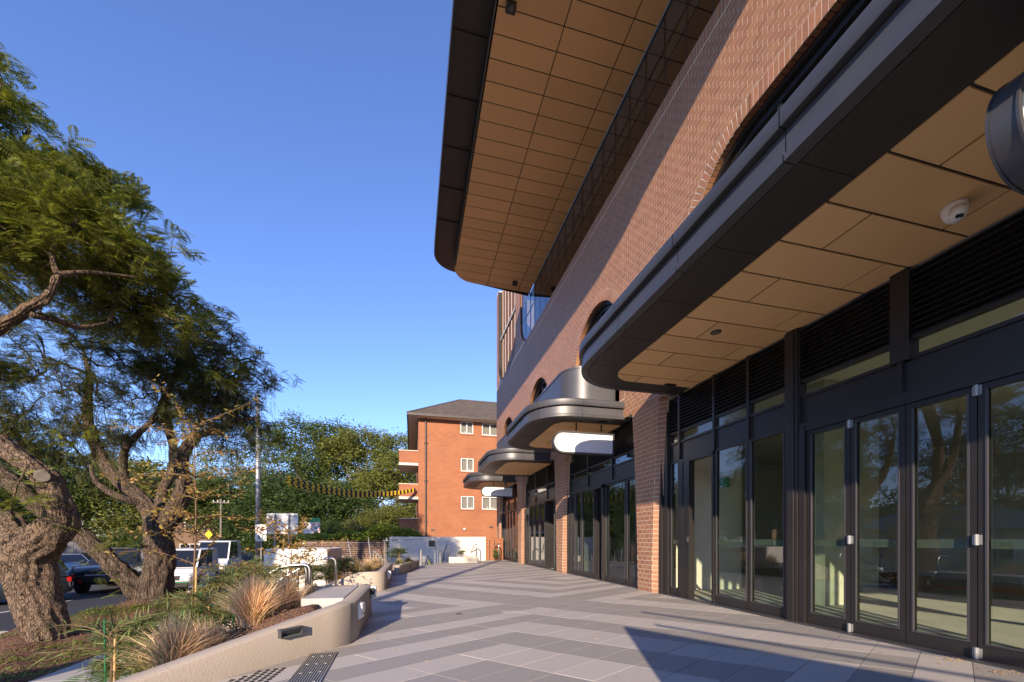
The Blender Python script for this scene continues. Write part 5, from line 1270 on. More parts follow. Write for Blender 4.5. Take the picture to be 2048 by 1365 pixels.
# ---------------------------------------------------------------- second tree, weeping
T2trunk = [(-7.88,15.21,-1.5,.85), (-7.90,15.21,-1.23,0.70), (-7.94,15.33,-0.82,0.55), (-7.80,15.29,-0.11,0.44), (-7.73,15.27,0.68,0.40), (-7.76,15.28,1.32,0.40), (-7.70,15.27,1.63,0.38), (-7.68,15.27,1.85,.25)]
T2lean = [(-8.0,15.26,-0.98,0.42), (-8.42,15.13,-0.31,0.32), (-8.83,15.03,0.24,0.29), (-9.35,14.95,0.93,0.27), (-9.91,14.88,1.44,0.26), (-10.59,14.84,2.09,0.26), (-11.24,14.79,2.78,0.24), (-12.27,14.84,3.66,0.21), (-13.24,14.97,4.88,0.15), (-13.6,15,6.2,.06)]
T2a = [(-7.76,15.28,1.35,0.34), (-8.28,15.61,2.12,0.27), (-8.99,15.99,2.71,0.24), (-9.77,16.39,3.40,0.23), (-10.32,16.73,4.19,0.20), (-10.72,17.03,5.26,0.17), (-10.82,17.26,6.53,0.12), (-11.12,17.44,7.78,0.05)]
T2b = [(-7.62,15.23,1.45,0.34), (-7.13,15.02,2.10,0.28), (-6.91,14.87,2.64,0.25), (-6.97,14.88,3.26,0.22), (-6.80,14.74,3.78,0.20), (-6.37,14.53,4.14,0.15), (-5.76,14.17,4.35,0.12), (-5.13,13.92,4.52,0.10), (-4.37,13.63,4.64,0.04)]
T2c = [(-7.76,15.28,1.6,0.20), (-7.83,15.61,2.54,0.16), (-7.63,15.76,3.30,0.15), (-7.68,15.88,4.14,0.13), (-7.90,16.04,4.83,0.15), (-8.04,16.17,5.70,0.13), (-7.69,16.19,6.75,0.10), (-7.58,16.27,7.81,0.04)]
T2d = [(-8.31,15.62,2.12,0.16), (-8.59,15.28,2.25,0.12), (-8.98,15.17,2.46,0.11), (-9.35,15.15,2.82,0.08), (-9.47,15.18,3.28,0.05)]
T2e = [(-9.07,16.01,2.87,0.16), (-9.00,15.79,3.49,0.13), (-8.73,15.52,4.00,0.11), (-8.20,15.29,4.45,0.09), (-7.76,15.07,4.82,0.08), (-7.47,14.90,5.48,0.03)]
T2f = [(-5.35,13.97,4.44,0.09), (-5.26,13.85,4.86,0.07), (-5.52,13.91,5.30,0.06), (-5.64,14.04,6.09,0.02)]
base = (-7.9, 15.25, -1.0)
t2 = tree_obj('weeping_tree', 'dark forked tree with fissured bark behind the first, one limb leaning over the road', 'tree', base)
m = MB(); nodes = []
for i, p in enumerate((T2trunk, T2lean, T2a, T2b, T2c, T2d, T2e, T2f)):
    Q = limb_mesh(m, p, 48 if i < 4 else 10, .07 if i < 4 else .05, i+3, 14 if i < 4 else 6, .32 if i < 4 else .10); nodes += [q for q in Q if q[2] > 3.0 and q[3] < .22]
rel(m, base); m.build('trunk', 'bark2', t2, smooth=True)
B2 = [(-8.6,15.6,4.3,1.5,1.2,.7), (-10.6,15.9,5.4,1.5,1.4,.9), (-6.4,14.6,5.0,1.2,1.1,.7), (-5.3,14.0,4.0,.9,.9,.6), (-7.4,15.9,7.6,1.6,1.6,1.0), (-10.9,16.6,7.2,2.3,2.2,1.9), (-8.6,16.2,6.9,2.2,2.2,1.6), (-6.9,15.3,6.3,1.7,1.9,1.4), (-5.6,14.6,5.7,1.3,1.5,1.2), (-4.9,14.1,4.9,.9,1.1,.9), (-12.2,16.4,5.2,1.6,1.6,1.5), (-9.5,16.4,5.3,1.7,1.6,.9), (-7.6,15.8,4.9,1.5,1.4,.7), (-13.4,15.3,6.4,1.7,1.6,1.5), (-5.7,14.8,7.2,1.1,1.2,1.0), (-4.9,14.4,6.2,.9,1.0,.9), (-4.0,13.9,4.0,.7,.8,.7), (-12.0,17.2,6.4,1.6,1.6,1.2), (-13.5,17.0,4.4,1.6,1.5,1.3), (-10.8,16.9,4.2,1.5,1.3,.8)]
tips, td = clump_points(B2, 235, 7, 13, .3, (.32, .32, .16))
br = grow(nodes, tips, 6, step=.45, rt=.0075, ex=.40); m = MB(); wood(m, br)
r_ = np.random.default_rng(3)                     # bare hanging twigs
hang = []
for i in range(700):
    t = tips[r_.integers(len(tips))]
    if t[2] > 6.6: continue
    p = [t+r_.normal(0, .1, 3)]
    for k in range(4): p.append(p[-1]+np.array([r_.normal(0, .09), r_.normal(0, .09), -r_.uniform(.10, .26)]))
    hang.append((p, [.006, .005, .004, .003, .002])); 
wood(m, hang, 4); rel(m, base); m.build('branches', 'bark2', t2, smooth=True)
V1, F1 = fronds(tips, td, 8, .28, 22, out=.5, up=-.2, jit=.12)
ends = np.array([h[0][-1] for h in hang]); V2, F2 = fronds(ends, np.tile([0, 0, -1.], (len(ends), 1)), 3, .34, 23, out=.9, up=-.5, T=FR2_T, F=FR2_F, jit=.12)
V = np.concatenate([V1, V2])-np.array(base); F = np.concatenate([F1, F2+len(V1)]); numesh('crown', V, F, [M['leafB']], parent=t2)
tp = np.array([(-8.5,14.75,-.35), (-8.7,14.7,.0), (-8.35,15.0,.35), (-8.2,14.9,.75), (-8.1,15.0,1.2), (-8.6,14.9,1.0)]); V, F = fronds(tp, np.tile([-.6, -.4, -.2], (len(tp), 1)), 6, .45, 14); numesh('low_shoots', V-np.array(base), F, [M['leafA']], parent=t2)

# a third street tree beside the viewpoint, outside the picture: mirrored in the shop glass, its shade falls on the far white wall
base = (-7.6, 2.2, -1.0); t3 = tree_obj('jacaranda_tree', 'jacaranda beside the viewpoint, seen mirrored in the near shop glass', 'tree', base); m = MB(); nodes = []
for i, p in enumerate(([(-7.6,2.2,-1.4,.45), (-7.5,2.3,.2,.36), (-7.3,2.5,1.8,.32), (-7.2,2.7,2.6,.25)], [(-7.2,2.7,2.3,.24), (-7.6,3.4,4.0,.19), (-7.4,3.6,6.0,.12), (-7.2,3.5,7.6,.05)], [(-7.2,2.7,2.3,.24), (-6.5,2.6,4.0,.18), (-6.2,2.8,5.8,.11), (-6.0,3.0,7.2,.05)])):
    nodes += [q for q in limb_mesh(m, p, 20, .06, i+9, 8, .2) if q[2] > 3.5]
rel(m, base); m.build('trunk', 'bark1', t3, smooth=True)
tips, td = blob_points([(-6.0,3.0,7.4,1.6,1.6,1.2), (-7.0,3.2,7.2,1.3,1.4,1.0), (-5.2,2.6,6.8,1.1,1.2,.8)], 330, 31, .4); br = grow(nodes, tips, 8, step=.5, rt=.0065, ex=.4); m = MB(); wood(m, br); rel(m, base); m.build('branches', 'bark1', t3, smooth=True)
V, F = fronds(tips, td, 11, .32, 27, jit=.15); numesh('crown', V-np.array(base), F, [M['leafA']], parent=t3)

# ---------------------------------------------------------------- background trees
def bgtree(name, label, base, blobs, leafm, seed, n_tips=150, per=75, size=.30, trunk_r=.25, spread=.42, group='trees beyond the road and wall'):
    t = tree_obj(name, label, 'tree', base, group); b = np.array(base); B = [(b[0]+x, b[1]+y, b[2]+z, rx, ry, rz) for x, y, z, rx, ry, rz in blobs]
    top = max(q[2]-b[2] for q in B); m = MB(); r = np.random.default_rng(seed)
    limbs = [[(0, 0, -.3, trunk_r*1.3), (r.normal(0, .1), r.normal(0, .1), top*.25, trunk_r), (r.normal(0, .3), r.normal(0, .3), top*.5, trunk_r*.75), (r.normal(0, .5), r.normal(0, .5), top*.8, trunk_r*.35)]]
    for q in B[:7]:
        s = r.uniform(.2, .5)*top; limbs.append([(0, 0, s*.8, trunk_r*.55), ((q[0]-b[0])*.45, (q[1]-b[1])*.45, s+(q[2]-b[2]-s)*.45, trunk_r*.38), (q[0]-b[0], q[1]-b[1], q[2]-b[2], trunk_r*.15)])
    nodes = []
    for i, l in enumerate(limbs): nodes += [q for q in limb_mesh(m, l, 8, .05, i, 4)]
    tips, td = blob_points(B, n_tips, seed+1, .45); nodes = [np.concatenate([q[:3]+b, q[3:]]) for q in nodes]
    br = grow(nodes, tips, seed+2, step=.9, rt=.012, ex=.42); mw = MB(); wood(mw, br, 4); rel(mw, base); m.add(mw.v, mw.f); m.build('trunk', 'bark3', t, smooth=True)
    P = np.repeat(tips, per, 0)+r.normal(0, spread, (n_tips*per, 3))*np.array([1, 1, .7]); a = r.uniform(0, 2*np.pi, len(P)); D = np.stack([np.cos(a), np.sin(a), r.normal(-.1, .5, len(P))], 1)
    V, F = instance_mesh(LF_T, LF_F, frames(D, r.uniform(-1.2, 1.2, len(P))), P, size*r.uniform(.6, 1.3, len(P))); numesh('crown', V-b, F, [M[leafm]], parent=t)
    return t
# right of the street, behind the walls
bgtree('gum_tree', 'tall airy tree with sky showing through, left of the flats roofline', (-12.5, 52, -1.4), [(0,0,14.2,3.4,3,2.4), (3.2,1,14.6,3.0,3,2.2), (-3.2,0,13.2,2.8,3,2.2), (1.2,-1,11,3.4,3,2.0), (-1.5,1,8.6,3.0,3,1.6), (2.5,0,7.5,3,3,1.8)], 'leafE', 41, 330, 64, .34, .3, .5)
bgtree('gum_tree', 'broad sunlit yellow-green tree directly left of the flats', (-5.0, 50, -1.4), [(0,0,13.4,3.6,3,2.2), (3.4,0,12.6,3.2,3,2.2), (-3.0,1,12.8,2.8,3,2.0), (1.5,-1,9.0,3.6,3,2.0), (-2,-1,7.5,2.8,3,1.8), (4.6,0,8.5,2.6,3,2.2)], 'leafD', 42, 430, 75, .34, .3, .45)
bgtree('dark_tree', 'dense dark green tree behind the striped cables', (-8.0, 41, -1.4), [(0,0,5.8,2.9,2.4,2.2), (-2.6,0,5.0,2.4,2.2,2.0), (2.8,0,4.8,2.4,2.2,1.8), (0,0,2.8,3.4,2.4,1.6)], 'leafC', 43, 260, 85, .30, .25, .42)
bgtree('dark_tree', 'dark tree behind the pale sign backs', (-13.0, 44, -1.4), [(0,0,6.6,2.9,2.4,2.4), (-2.2,0,4.4,2.4,2.2,2.0), (2.6,0,4.2,2.4,2.2,1.8), (0,0,2.6,3.4,2.4,1.6)], 'leafC', 44, 260, 85, .30, .25, .42)
bgtree('olive_tree', 'loose olive green tree with bare stems above the hedge', (-2.6, 34.0, -1.0), [(0,0,3.4,1.5,1.3,1.1), (1.2,.5,3.9,1.2,1.2,.9), (-1.4,0,2.9,1.2,1.2,.9), (.6,0,2.2,1.3,1.2,.7)], 'leafD', 45, 190, 80, .15, .10, .26)
bgtree('dark_tree', 'small dark tree tucked behind the brick wall', (-6.2, 35.0, -1.2), [(0,0,3.0,1.5,1.3,1.1), (-1.4,.5,2.6,1.2,1.2,.9), (.8,0,1.7,1.5,1.2,.8)], 'leafC', 46, 150, 90, .17, .10, .26)
bgtree('gum_tree', 'full green tree filling the gap between the airy tree and the sunlit one', (-9.0, 55, -1.4), [(0,0,12.6,3.2,3,2.4), (-2.6,0,10.5,2.8,3,2.2), (2.6,0,10.2,2.8,3,2.2), (0,0,7.0,3.8,3,2.2)], 'leafE', 47, 240, 70, .34, .3, .45)
bgtree('gum_tree', 'leafy green tree right behind the flats balconies', (-1.6, 47, -1.4), [(0,0,10.0,2.6,2.4,2.4), (-2.2,0,7.8,2.4,2.2,2.2), (1.8,0,6.8,2.2,2.2,2.2), (-.6,0,4.6,3.0,2.4,1.8)], 'leafD', 48, 210, 75, .32, .28, .42)
# across the road
acr = [(-20.5, 50, 8.0, 'leafE', 'round mid-green street tree across the road behind the van'), (-27, 47, 8.6, 'leafD', 'sunlit yellow-green tree behind the timber power pole'), (-33, 44, 10.0, 'leafE', 'large tree at the left behind the parked cars'), (-40, 40, 12.0, 'leafC', 'tall dark tree at the far left edge beyond the road'), (-16.2, 58, 9.5, 'leafE', 'distant green tree over the end of the road'), (-24, 62, 12.5, 'leafD', 'tall distant tree over the roof of the brown house'), (-46, 52, 13.5, 'leafE', 'highest distant tree at the far left'), (-41, 16, 11, 'leafE', 'tree behind the white cottage, mirrored in the near doors'), (-43, 26, 12, 'leafC', 'dark tree between the cottage and the brick house, mirrored in glass'), (-40, 6, 11, 'leafD', 'tree left of the cottage, mirrored in the nearest door')]
for i, (x, y, h, lm, lab) in enumerate(acr):
    s = h/7.2
    bgtree('street_tree', lab, (x, y, -1.4), [(0,0,6.8*s,2.8*s,2.6*s,1.9*s), (-2.2*s,0,5.6*s,2.2*s,2.2*s,1.7*s), (2.4*s,.5,5.4*s,2.2*s,2.2*s,1.7*s), (0,-1,4.2*s,3.0*s,2.2*s,1.5*s), (.8*s,0,3.0*s,2.6*s,2*s,1.2*s)], lm, 50+i, 250, 80, .34, .24, .5)
for i, (x, y, h, lab) in enumerate(((-21.5, 37.5, 3.0, 'rounded grey-green shrub tree before the brown house'), (-15.5, 50, 2.6, 'low dark shrub beside the yellow warning sign'), (-29, 34.5, 4.0, 'leafy shrub tree over the grey fence'))):
    s = h/3; bgtree('shrub_tree', lab, (x, y, -1.4), [(0,0,2.2*s,1.4*s,1.2*s,.9*s), (-.9*s,0,1.8*s,1.0*s,1*s,.8*s), (.9*s,0,1.8*s,1.0*s,1*s,.8*s)], 'leafE' if i != 1 else 'leafC', 70+i, 120, 100, .18, .10, .25, 'shrubs across the road')
# wooded skyline closing the end of the road and the gaps between the nearer trees
r = np.random.default_rng(88); n = 60000; X = r.uniform(-150, 25, n); Y = 84+.18*X+r.normal(0, 3, n); H = 9.5+3.0*np.sin(X*.11)+1.8*np.sin(X*.31+1)+1.2*np.sin(X*.9)
P = np.stack([X, Y, -1.5+H*np.sqrt(r.random(n))], 1); a = r.uniform(0, 6.28, n); D = np.stack([np.cos(a), np.sin(a), r.normal(-.1, .5, n)], 1)
V, F = instance_mesh(LF_T, LF_F, frames(D, r.uniform(-1.2, 1.2, n)), P, .95*r.uniform(.6, 1.4, n)); tag(numesh('far_wood', V, F, [M['leafE']]), 'distant wooded skyline beyond the end of the road', 'woodland', kind='stuff')
# clipped hedge behind the dark brick wall
hg = thing('hedge', 'bright green leafy hedge above the dark brick and white walls', 'hedge', (-1.8, 21.5, -.5)); r = np.random.default_rng(9); n = 15000
a = r.uniform(0, 2*np.pi, n); u = r.random(n); X = r.uniform(-3.0, 2.5, n); TT = 2.10+.18*np.sin(X*1.7)+.10*np.sin(X*4.1)-.07*(X-.2)**2
P = np.stack([X, r.normal(0, .55, n), np.minimum(TT, TT-np.abs(r.normal(0, .35, n)))], 1); D = np.stack([np.cos(a), np.sin(a), r.normal(.25, .4, n)], 1)
V, F = instance_mesh(LF_T, LF_F, frames(D, r.uniform(-1, 1, n)), P, .15*r.uniform(.6, 1.3, n)); numesh('foliage', V, F, [M['leafF']], parent=hg)
m = MB()
for i in range(9): x = -2.7+i*.6; m.tube([(x, 0, 0), (x+random.uniform(-.2, .2), random.uniform(-.2, .2), 1.0), (x+random.uniform(-.3, .3), 0, 1.7)], [.04, .03, .01], 6)
m.build('stems', 'bark3', hg)

# ---------------------------------------------------------------- garden plants
def put(x, y): return (x, y, ground_z(x, y)-.01)
def blades(n, H, spread, seed, w=.006, lean=(0, 0), droop=.5, straight=.0):
    r = np.random.default_rng(seed); K = 5; a = r.uniform(0, 2*np.pi, n); h = H*r.uniform(.55, 1.1, n); s = np.abs(r.normal(0, 1, n))*spread*.55+.02; V = np.zeros((n, K, 2, 3)); bx, by = r.normal(0, .035, n), r.normal(0, .035, n); fa = r.uniform(0, 2*np.pi, n)
    for k in range(K):
        t = k/(K-1); rad = s*(t**1.35)*H; z = h*(t-droop*.5*t**3*np.minimum(1.6, s*1.6)); x = bx+np.cos(a)*rad+lean[0]*t*t*H; y = by+np.sin(a)*rad+lean[1]*t*t*H; ww = w*(1-t**1.6*.9)
        V[:, k, 0] = np.stack([x-np.sin(fa)*ww, y+np.cos(fa)*ww, z], 1); V[:, k, 1] = np.stack([x+np.sin(fa)*ww, y-np.cos(fa)*ww, z], 1)
    idx = np.arange(n*K*2).reshape(n, K, 2); F = np.stack([idx[:, :-1, 0], idx[:, :-1, 1], idx[:, 1:, 1], idx[:, 1:, 0]], -1).reshape(-1, 4); return V.reshape(-1, 3), F
def tussock(x, y, H, spread, seed, label, dry=.7, n=420, lean=(0, 0), z=None):
    t = thing('grass_tussock', label, 'grass', put(x, y) if z is None else (x, y, z), 0, 'grass tussocks in the garden beds')
    n = int(n*1.5); H *= 1.15; nd = int(n*dry); V, F = blades(nd, H, spread, seed, .0052, lean); numesh('dry_blades', V, F, [M['straw']], parent=t)
    if n-nd > 10: V, F = blades(n-nd, H*.85, spread*1.15, seed+1, .0048, lean, .8); numesh('green_blades', V, F, [M['green_grass']], parent=t)
tussock(-1.86, 3.86, .42, .85, 101, 'green and straw grass tussock nearest the viewer behind the planter wall', .75, 520)
tussock(-1.78, 4.25, .33, .9, 102, 'low leaning straw tussock left of the tall blond one', .7, 380, (-.1, .1))
tussock(-1.52, 4.55, .44, .80, 103, 'tall blond grass tussock above the wall light', .92, 700)
tussock(-1.36, 5.05, .36, .75, 104, 'blond and green tussock left of the bench block', .75, 480)
tussock(-1.22, 5.65, .22, .9, 105, 'small wispy tussock touching the concrete bench top', .6, 220)
tussock(-1.75, 5.5, .40, .9, 106, 'green strappy tussock under the nearer handrail', .25, 420)
tussock(-2.3, 5.2, .45, .9, 107, 'arching green tussock beside the tallest sapling', .2, 420)
tussock(-2.9, 5.5, .42, .9, 108, 'green tussock low on the slope by the footpath', .2, 380)
tussock(-1.1, 9.1, .30, .9, 109, 'fine green tussock in the cream planter', .45, 320, z=.27)
tussock(-.95, 9.8, .32, .9, 110, 'feathery straw tussock in the middle of the cream planter', .5, 320, z=.27)
tussock(-.85, 10.7, .32, .9, 111, 'wispy tussock at the far end of the cream planter', .5, 300, z=.27)
tussock(-1.55, 9.5, .34, .9, 112, 'straw tussock against the cream block', .5, 300, z=.05)
tussock(-.35, 13.0, .22, .9, 113, 'bright yellow-green tussock in the low planter', .1, 260, z=.24)
tussock(-.1, 14.0, .22, .9, 114, 'round yellow-green tussock beside the far shrub', .1, 260, z=.24)
def needle_shrub(x, y, H, seed, label, leafm='leafG', stake=True, dens=1.0, z=None, nl=.16, wid=1.0):
    """young staked shrub with narrow leaves on curved shoots"""
    base = put(x, y) if z is None else (x, y, z); t = thing('young_shrub', label, 'shrub', base, 0, 'staked young shrubs'); r = np.random.default_rng(seed); m = MB(); m.tube([(0, 0, 0), (.02, .01, H*.5), (0, .02, H*.8)], [.012, .010, .006], 6); P, D = [], []
    for i in range(int(22*dens)):
        a = r.uniform(0, 6.28); h0 = H*r.uniform(.3, .8); L = H*r.uniform(.3, .6)*wid; pts = [np.array([0, 0, h0])]; d = np.array([math.cos(a)*.8, math.sin(a)*.8, r.uniform(.4, 1.0)])
        for k in range(6):
            pts.append(pts[-1]+d/np.linalg.norm(d)*L/6); d = d+np.array([math.cos(a)*.12, math.sin(a)*.12, -.16])
            for q in range(int(7*dens)): P.append(pts[-1]+r.normal(0, .006, 3)); b = r.uniform(0, 6.28); D.append(d/np.linalg.norm(d)*.8+np.array([math.cos(b), math.sin(b), r.normal(.15, .4)])*.75)
        m.tube(pts, [.005]*4+[.003]*3, 4)
    m.build('stems', 'twig', t); P, D = np.array(P), np.array(D); T, Fq = leaf_template(1, .066)
    V, F = instance_mesh(T, Fq, frames(D, r.uniform(-1, 1, len(P))), P, nl*r.uniform(.6, 1.2, len(P))); numesh('foliage', V, F, [M[leafm]], parent=t)
    if stake:
        m = MB(); m.cyl((.05, -.03, -.05), (.06, -.03, H*.72), .010, seg=7); m.build('bamboo_stake', 'cane', t); m = MB(); m.cyl((-.04, .02, -.05), (-.05, .02, H*.95), .007, seg=6); m.build('green_stake', 'stakeg', t)
needle_shrub(-2.62, 4.42, .74, 201, 'staked needle-leaved shrub at the lower left over the path', nl=.18, wid=1.15, dens=.8)
needle_shrub(-3.3, 6.75, .90, 202, 'staked needle-leaved shrub before the second tree trunk', nl=.24, wid=1.2, dens=1.5)
needle_shrub(-2.05, 5.6, .80, 203, 'bushy needle shrub left of the nearer handrail', dens=1.3, nl=.12)
needle_shrub(-1.75, 9.3, .70, 204, 'upright dense shrub against the cream block', dens=1.5, nl=.10, stake=False, z=-.1)
needle_shrub(-1.35, 9.0, .55, 205, 'small conifer-like shrub right of the far handrail', 'leafP', dens=1.4, nl=.11, stake=False, z=.1)
needle_shrub(-2.35, 8.9, 1.05, 206, 'tall dense shrub with orange stake left of the cream block', dens=1.6, nl=.10, z=-.35)
needle_shrub(-2.5, 5.9, .5, 207, 'spreading needle shrub low on the garden slope', nl=.2, dens=1.5)
needle_shrub(-.42, 13.3, .52, 208, 'dark spiky shrub in the low far planter', 'leafP', dens=1.3, nl=.12, z=.24)
needle_shrub(2.1, 17.8, .30, 209, 'leafy shrub in the small white planter', 'leafS', dens=1.2, nl=.10, stake=False, z=.25)
needle_shrub(3.98, 19.55, .75, 210, 'narrow green shrub in the corner by the last shop', 'leafG', dens=1.8, nl=.09, stake=False, z=-.1, wid=.35)
needle_shrub(-2.2, 4.9, .33, 211, 'silver-grey leafy shrub beside the blond tussocks', 'leafS', dens=1.4, nl=.07, stake=False)
needle_shrub(-3.4, 5.0, .34, 212, 'low grey-green shrub at the footpath edge', 'leafS', dens=1.4, nl=.08, stake=False)
needle_shrub(-1.72, 5.0, .45, 218, 'fine green shrub between the blond tussocks', dens=1.4, nl=.10, stake=False)
needle_shrub(-2.05, 4.55, .42, 219, 'feathery green shrub behind the nearest tussock', dens=1.4, nl=.11, stake=False)
needle_shrub(-2.4, 5.25, .55, 220, 'bushy green shrub on the slope above the path', dens=1.5, nl=.12)
needle_shrub(-3.2, 5.5, .50, 221, 'rounded green shrub at the footpath corner', dens=1.5, nl=.10, stake=False)
needle_shrub(-1.95, 5.85, .85, 213, 'bushy green shrub squeezed against the nearer handrail', dens=1.5, nl=.11, stake=False)
needle_shrub(-2.45, 5.75, .75, 214, 'dense feathery shrub below the nearer handrail', dens=1.4, nl=.13)
needle_shrub(-2.9, 5.75, .62, 215, 'loose green shrub at the bottom of the handrail', dens=1.3, nl=.15, stake=False)
needle_shrub(-2.9, 9.1, .95, 216, 'leafy upright shrub at the left end of the cream block', dens=1.6, nl=.10, z=-.5)
needle_shrub(-1.95, 9.0, .60, 217, 'fine leaved shrub between the far handrail and the cream block', dens=1.5, nl=.09, stake=False, z=-.05)
def sapling(x, y, H, seed, label, leaves, spread, z=None, top=1.0, lean=0):
    base = put(x, y) if z is None else (x, y, z); t = thing('sapling', label, 'tree', base, 0, 'staked saplings with yellowing leaves'); r = np.random.default_rng(seed); m = MB(); main = [(0, 0, 0, .016), (.02, .01, H*.35, .014), (.05+lean*.4, .02, H*.65, .011), (.03+lean, 0, H, .004)]
    Q = limb_mesh(m, main, 7, 0, seed); P, D = [], []
    for i in range(34):
        q = Q[int(r.uniform(.35, .98)*len(Q))]; a = r.uniform(0, 6.28); L = spread*r.uniform(.4, 1.0); d = np.array([math.cos(a), math.sin(a), r.uniform(.15, .9)]); pts = [q[:3]]
        for k in range(7):
            pts.append(pts[-1]+d/np.linalg.norm(d)*L/7); d = d+r.normal(0, .12, 3)+np.array([0, 0, -.05])
            for j in range(leaves): P.append(pts[-1]+r.normal(0, .025, 3)); b = r.uniform(0, 6.28); D.append(np.array([math.cos(b), math.sin(b), r.normal(-.2, .5)]))
        m.tube(pts, [.008, .0072, .0064, .0056, .0048, .004, .0032, .002], 5, cap=False)
    m.build('trunk', 'twig', t); P, D = np.array(P), np.array(D); T, Fq = leaf_template(1, .5); V, F = instance_mesh(T, Fq, frames(D, r.uniform(-1.3, 1.3, len(P))), P, .060*r.uniform(.5, 1.25, len(P))); numesh('crown', V, F, [M['leafY']], parent=t)
    m = MB(); m.cyl((.06, -.04, -.1), (.075, -.03, H*.46), .014, seg=8); m.build('bamboo_stake', 'cane', t); m = MB(); m.cyl((.22, .02, -.1), (.23, .02, H*.30), .008, seg=7); m.build('green_stake', 'stakeg', t)
sapling(-2.95, 6.55, 3.6, 301, 'tallest staked sapling with sparse yellowing leaves, left of the handrails', 7, .95)
sapling(-2.0, 7.3, 2.15, 302, 'staked sapling with wide arching yellow-brown twigs before the cream block', 7, 1.05, lean=.1)
sapling(-2.35, 6.9, 1.6, 303, 'thin sapling between the two leafier ones', 5, .7)
def palm(x, y, R_, seed, label, n=9):
    t = thing('cycad', label, 'plant', put(x, y)); r = np.random.default_rng(seed); V, F = [], []
    for i in range(n):
        a = 6.28*i/n+r.normal(0, .15); el = r.uniform(.5, 1.1); p = np.array([0, 0, .03]); d = np.array([math.cos(a)*math.cos(el), math.sin(a)*math.cos(el), math.sin(el)]); sd = np.array([-math.sin(a), math.cos(a), 0])
        for k in range(16):
            p = p+d*R_/16; d = d+np.array([0, 0, -.075]); d /= np.linalg.norm(d); l = R_*.34*math.sin(math.pi*min(1, .15+k/18))
            for s in (-1, 1):
                b = len(V); e = p+sd*s*l+d*l*.55+np.array([0, 0, -.02]); V += [tuple(p-d*.006), tuple((p+e)/2-d*.005), tuple(e), tuple((p+e)/2+d*.005+np.array([0, 0, .003]))]; F.append((b, b+1, b+2, b+3))
        b = len(V); V += [(0, 0, 0), (.006, 0, 0), tuple(p), tuple(p+.003)]; F.append((b, b+1, b+2, b+3))
    numesh('fronds', V, F, [M['leafP']], parent=t); m = MB(); m.cyl((0, 0, -.02), (0, 0, .05), .05, .03, 8); m.build('stem', 'bark3', t)
palm(-2.92, 4.42, .55, 401, 'dark green cycad fronds at the bottom left corner', 11); palm(-2.45, 3.85, .50, 402, 'second cycad partly behind the corner one', 9)
for x, y, s, lab in ((-6.9, 7.6, .32, 'strappy green clump at the extreme left by the kerb'), (-2.0, 4.6, .2, 'short lime green clump among the tussocks')): tussock(x, y, s, .8, 500+int(s*100), lab, .0, 120)
for i, (x, y, s) in enumerate(((-7.6, 8.7, .16), (-6.2, 10.4, .15), (-5.7, 9.2, .12), (-5.8, 11.6, .16))):
    needle_shrub(x, y, s*1.6, 520+i, ['silver cushion shrub at the foot of the near tree', 'grey cushion shrub on the verge between the trees', 'small grey cushion by the footpath edge', 'grey-green cushion before the second tree'][i], 'leafS', False, 1.3, nl=.05)
# ground cover over the verge
r = np.random.default_rng(77); PV = []
for i in range(420):
    cx, cy = r.uniform(-9.0, -5.4), r.uniform(6.2, 16)
    if abs(cx+6.85) < .6 and abs(cy-9.82) < .6: continue
    if math.sin(cx*2.3+cy*1.1)+math.sin(cx*1.1-cy*2.0) < -.2: continue
    for q in range(60): x, y = cx+r.normal(0, .16), cy+r.normal(0, .16); PV.append((min(x, -5.32), y, ground_z(min(x, -5.32), y)+.01+abs(r.normal(0, .02))))
P = np.array(PV); a = r.uniform(0, 6.28, len(P)); D = np.stack([np.cos(a), np.sin(a), r.uniform(.1, .9, len(P))], 1)
V, F = instance_mesh(LF_T, LF_F, frames(D), P, .065*r.uniform(.5, 1.4, len(P))); tag(numesh('ground_cover', V, F, [M['dcover']]), 'patchy low green ground cover on the mulched verge under the trees', 'ground cover', kind='stuff')
def rock(x, y, s, seed, label, z=None):
    me = bpy.data.meshes.new('boulder'); import bmesh; bm = bmesh.new(); bmesh.ops.create_icosphere(bm, subdivisions=3, radius=1); r = np.random.default_rng(seed); dv = r.normal(size=(9, 3))
    for v in bm.verts:
        for d in dv: v.co -= Vector(d/np.linalg.norm(d))*max(0, v.co.dot(Vector(d/np.linalg.norm(d)))-.72)*.8
        v.co = Vector((v.co.x*s*1.5, v.co.y*s, v.co.z*s*.75))
    bm.to_mesh(me); bm.free(); me.materials.append(M['rock']); o = bpy.data.objects.new('boulder', me); o.location = (x, y, (ground_z(x, y)+s*.25) if z is None else z); o.rotation_euler = (0, 0, seed); link(o); tag(o, label, 'boulder')
rock(-1.25, 5.80, .17, 1, 'sandstone boulder at the foot of the nearer handrail'); rock(-1.45, 5.35, .12, 2, 'half buried sandstone boulder behind the blond tussock'); rock(-2.35, 4.35, .07, 3, 'small pale stone beside the silver shrub')
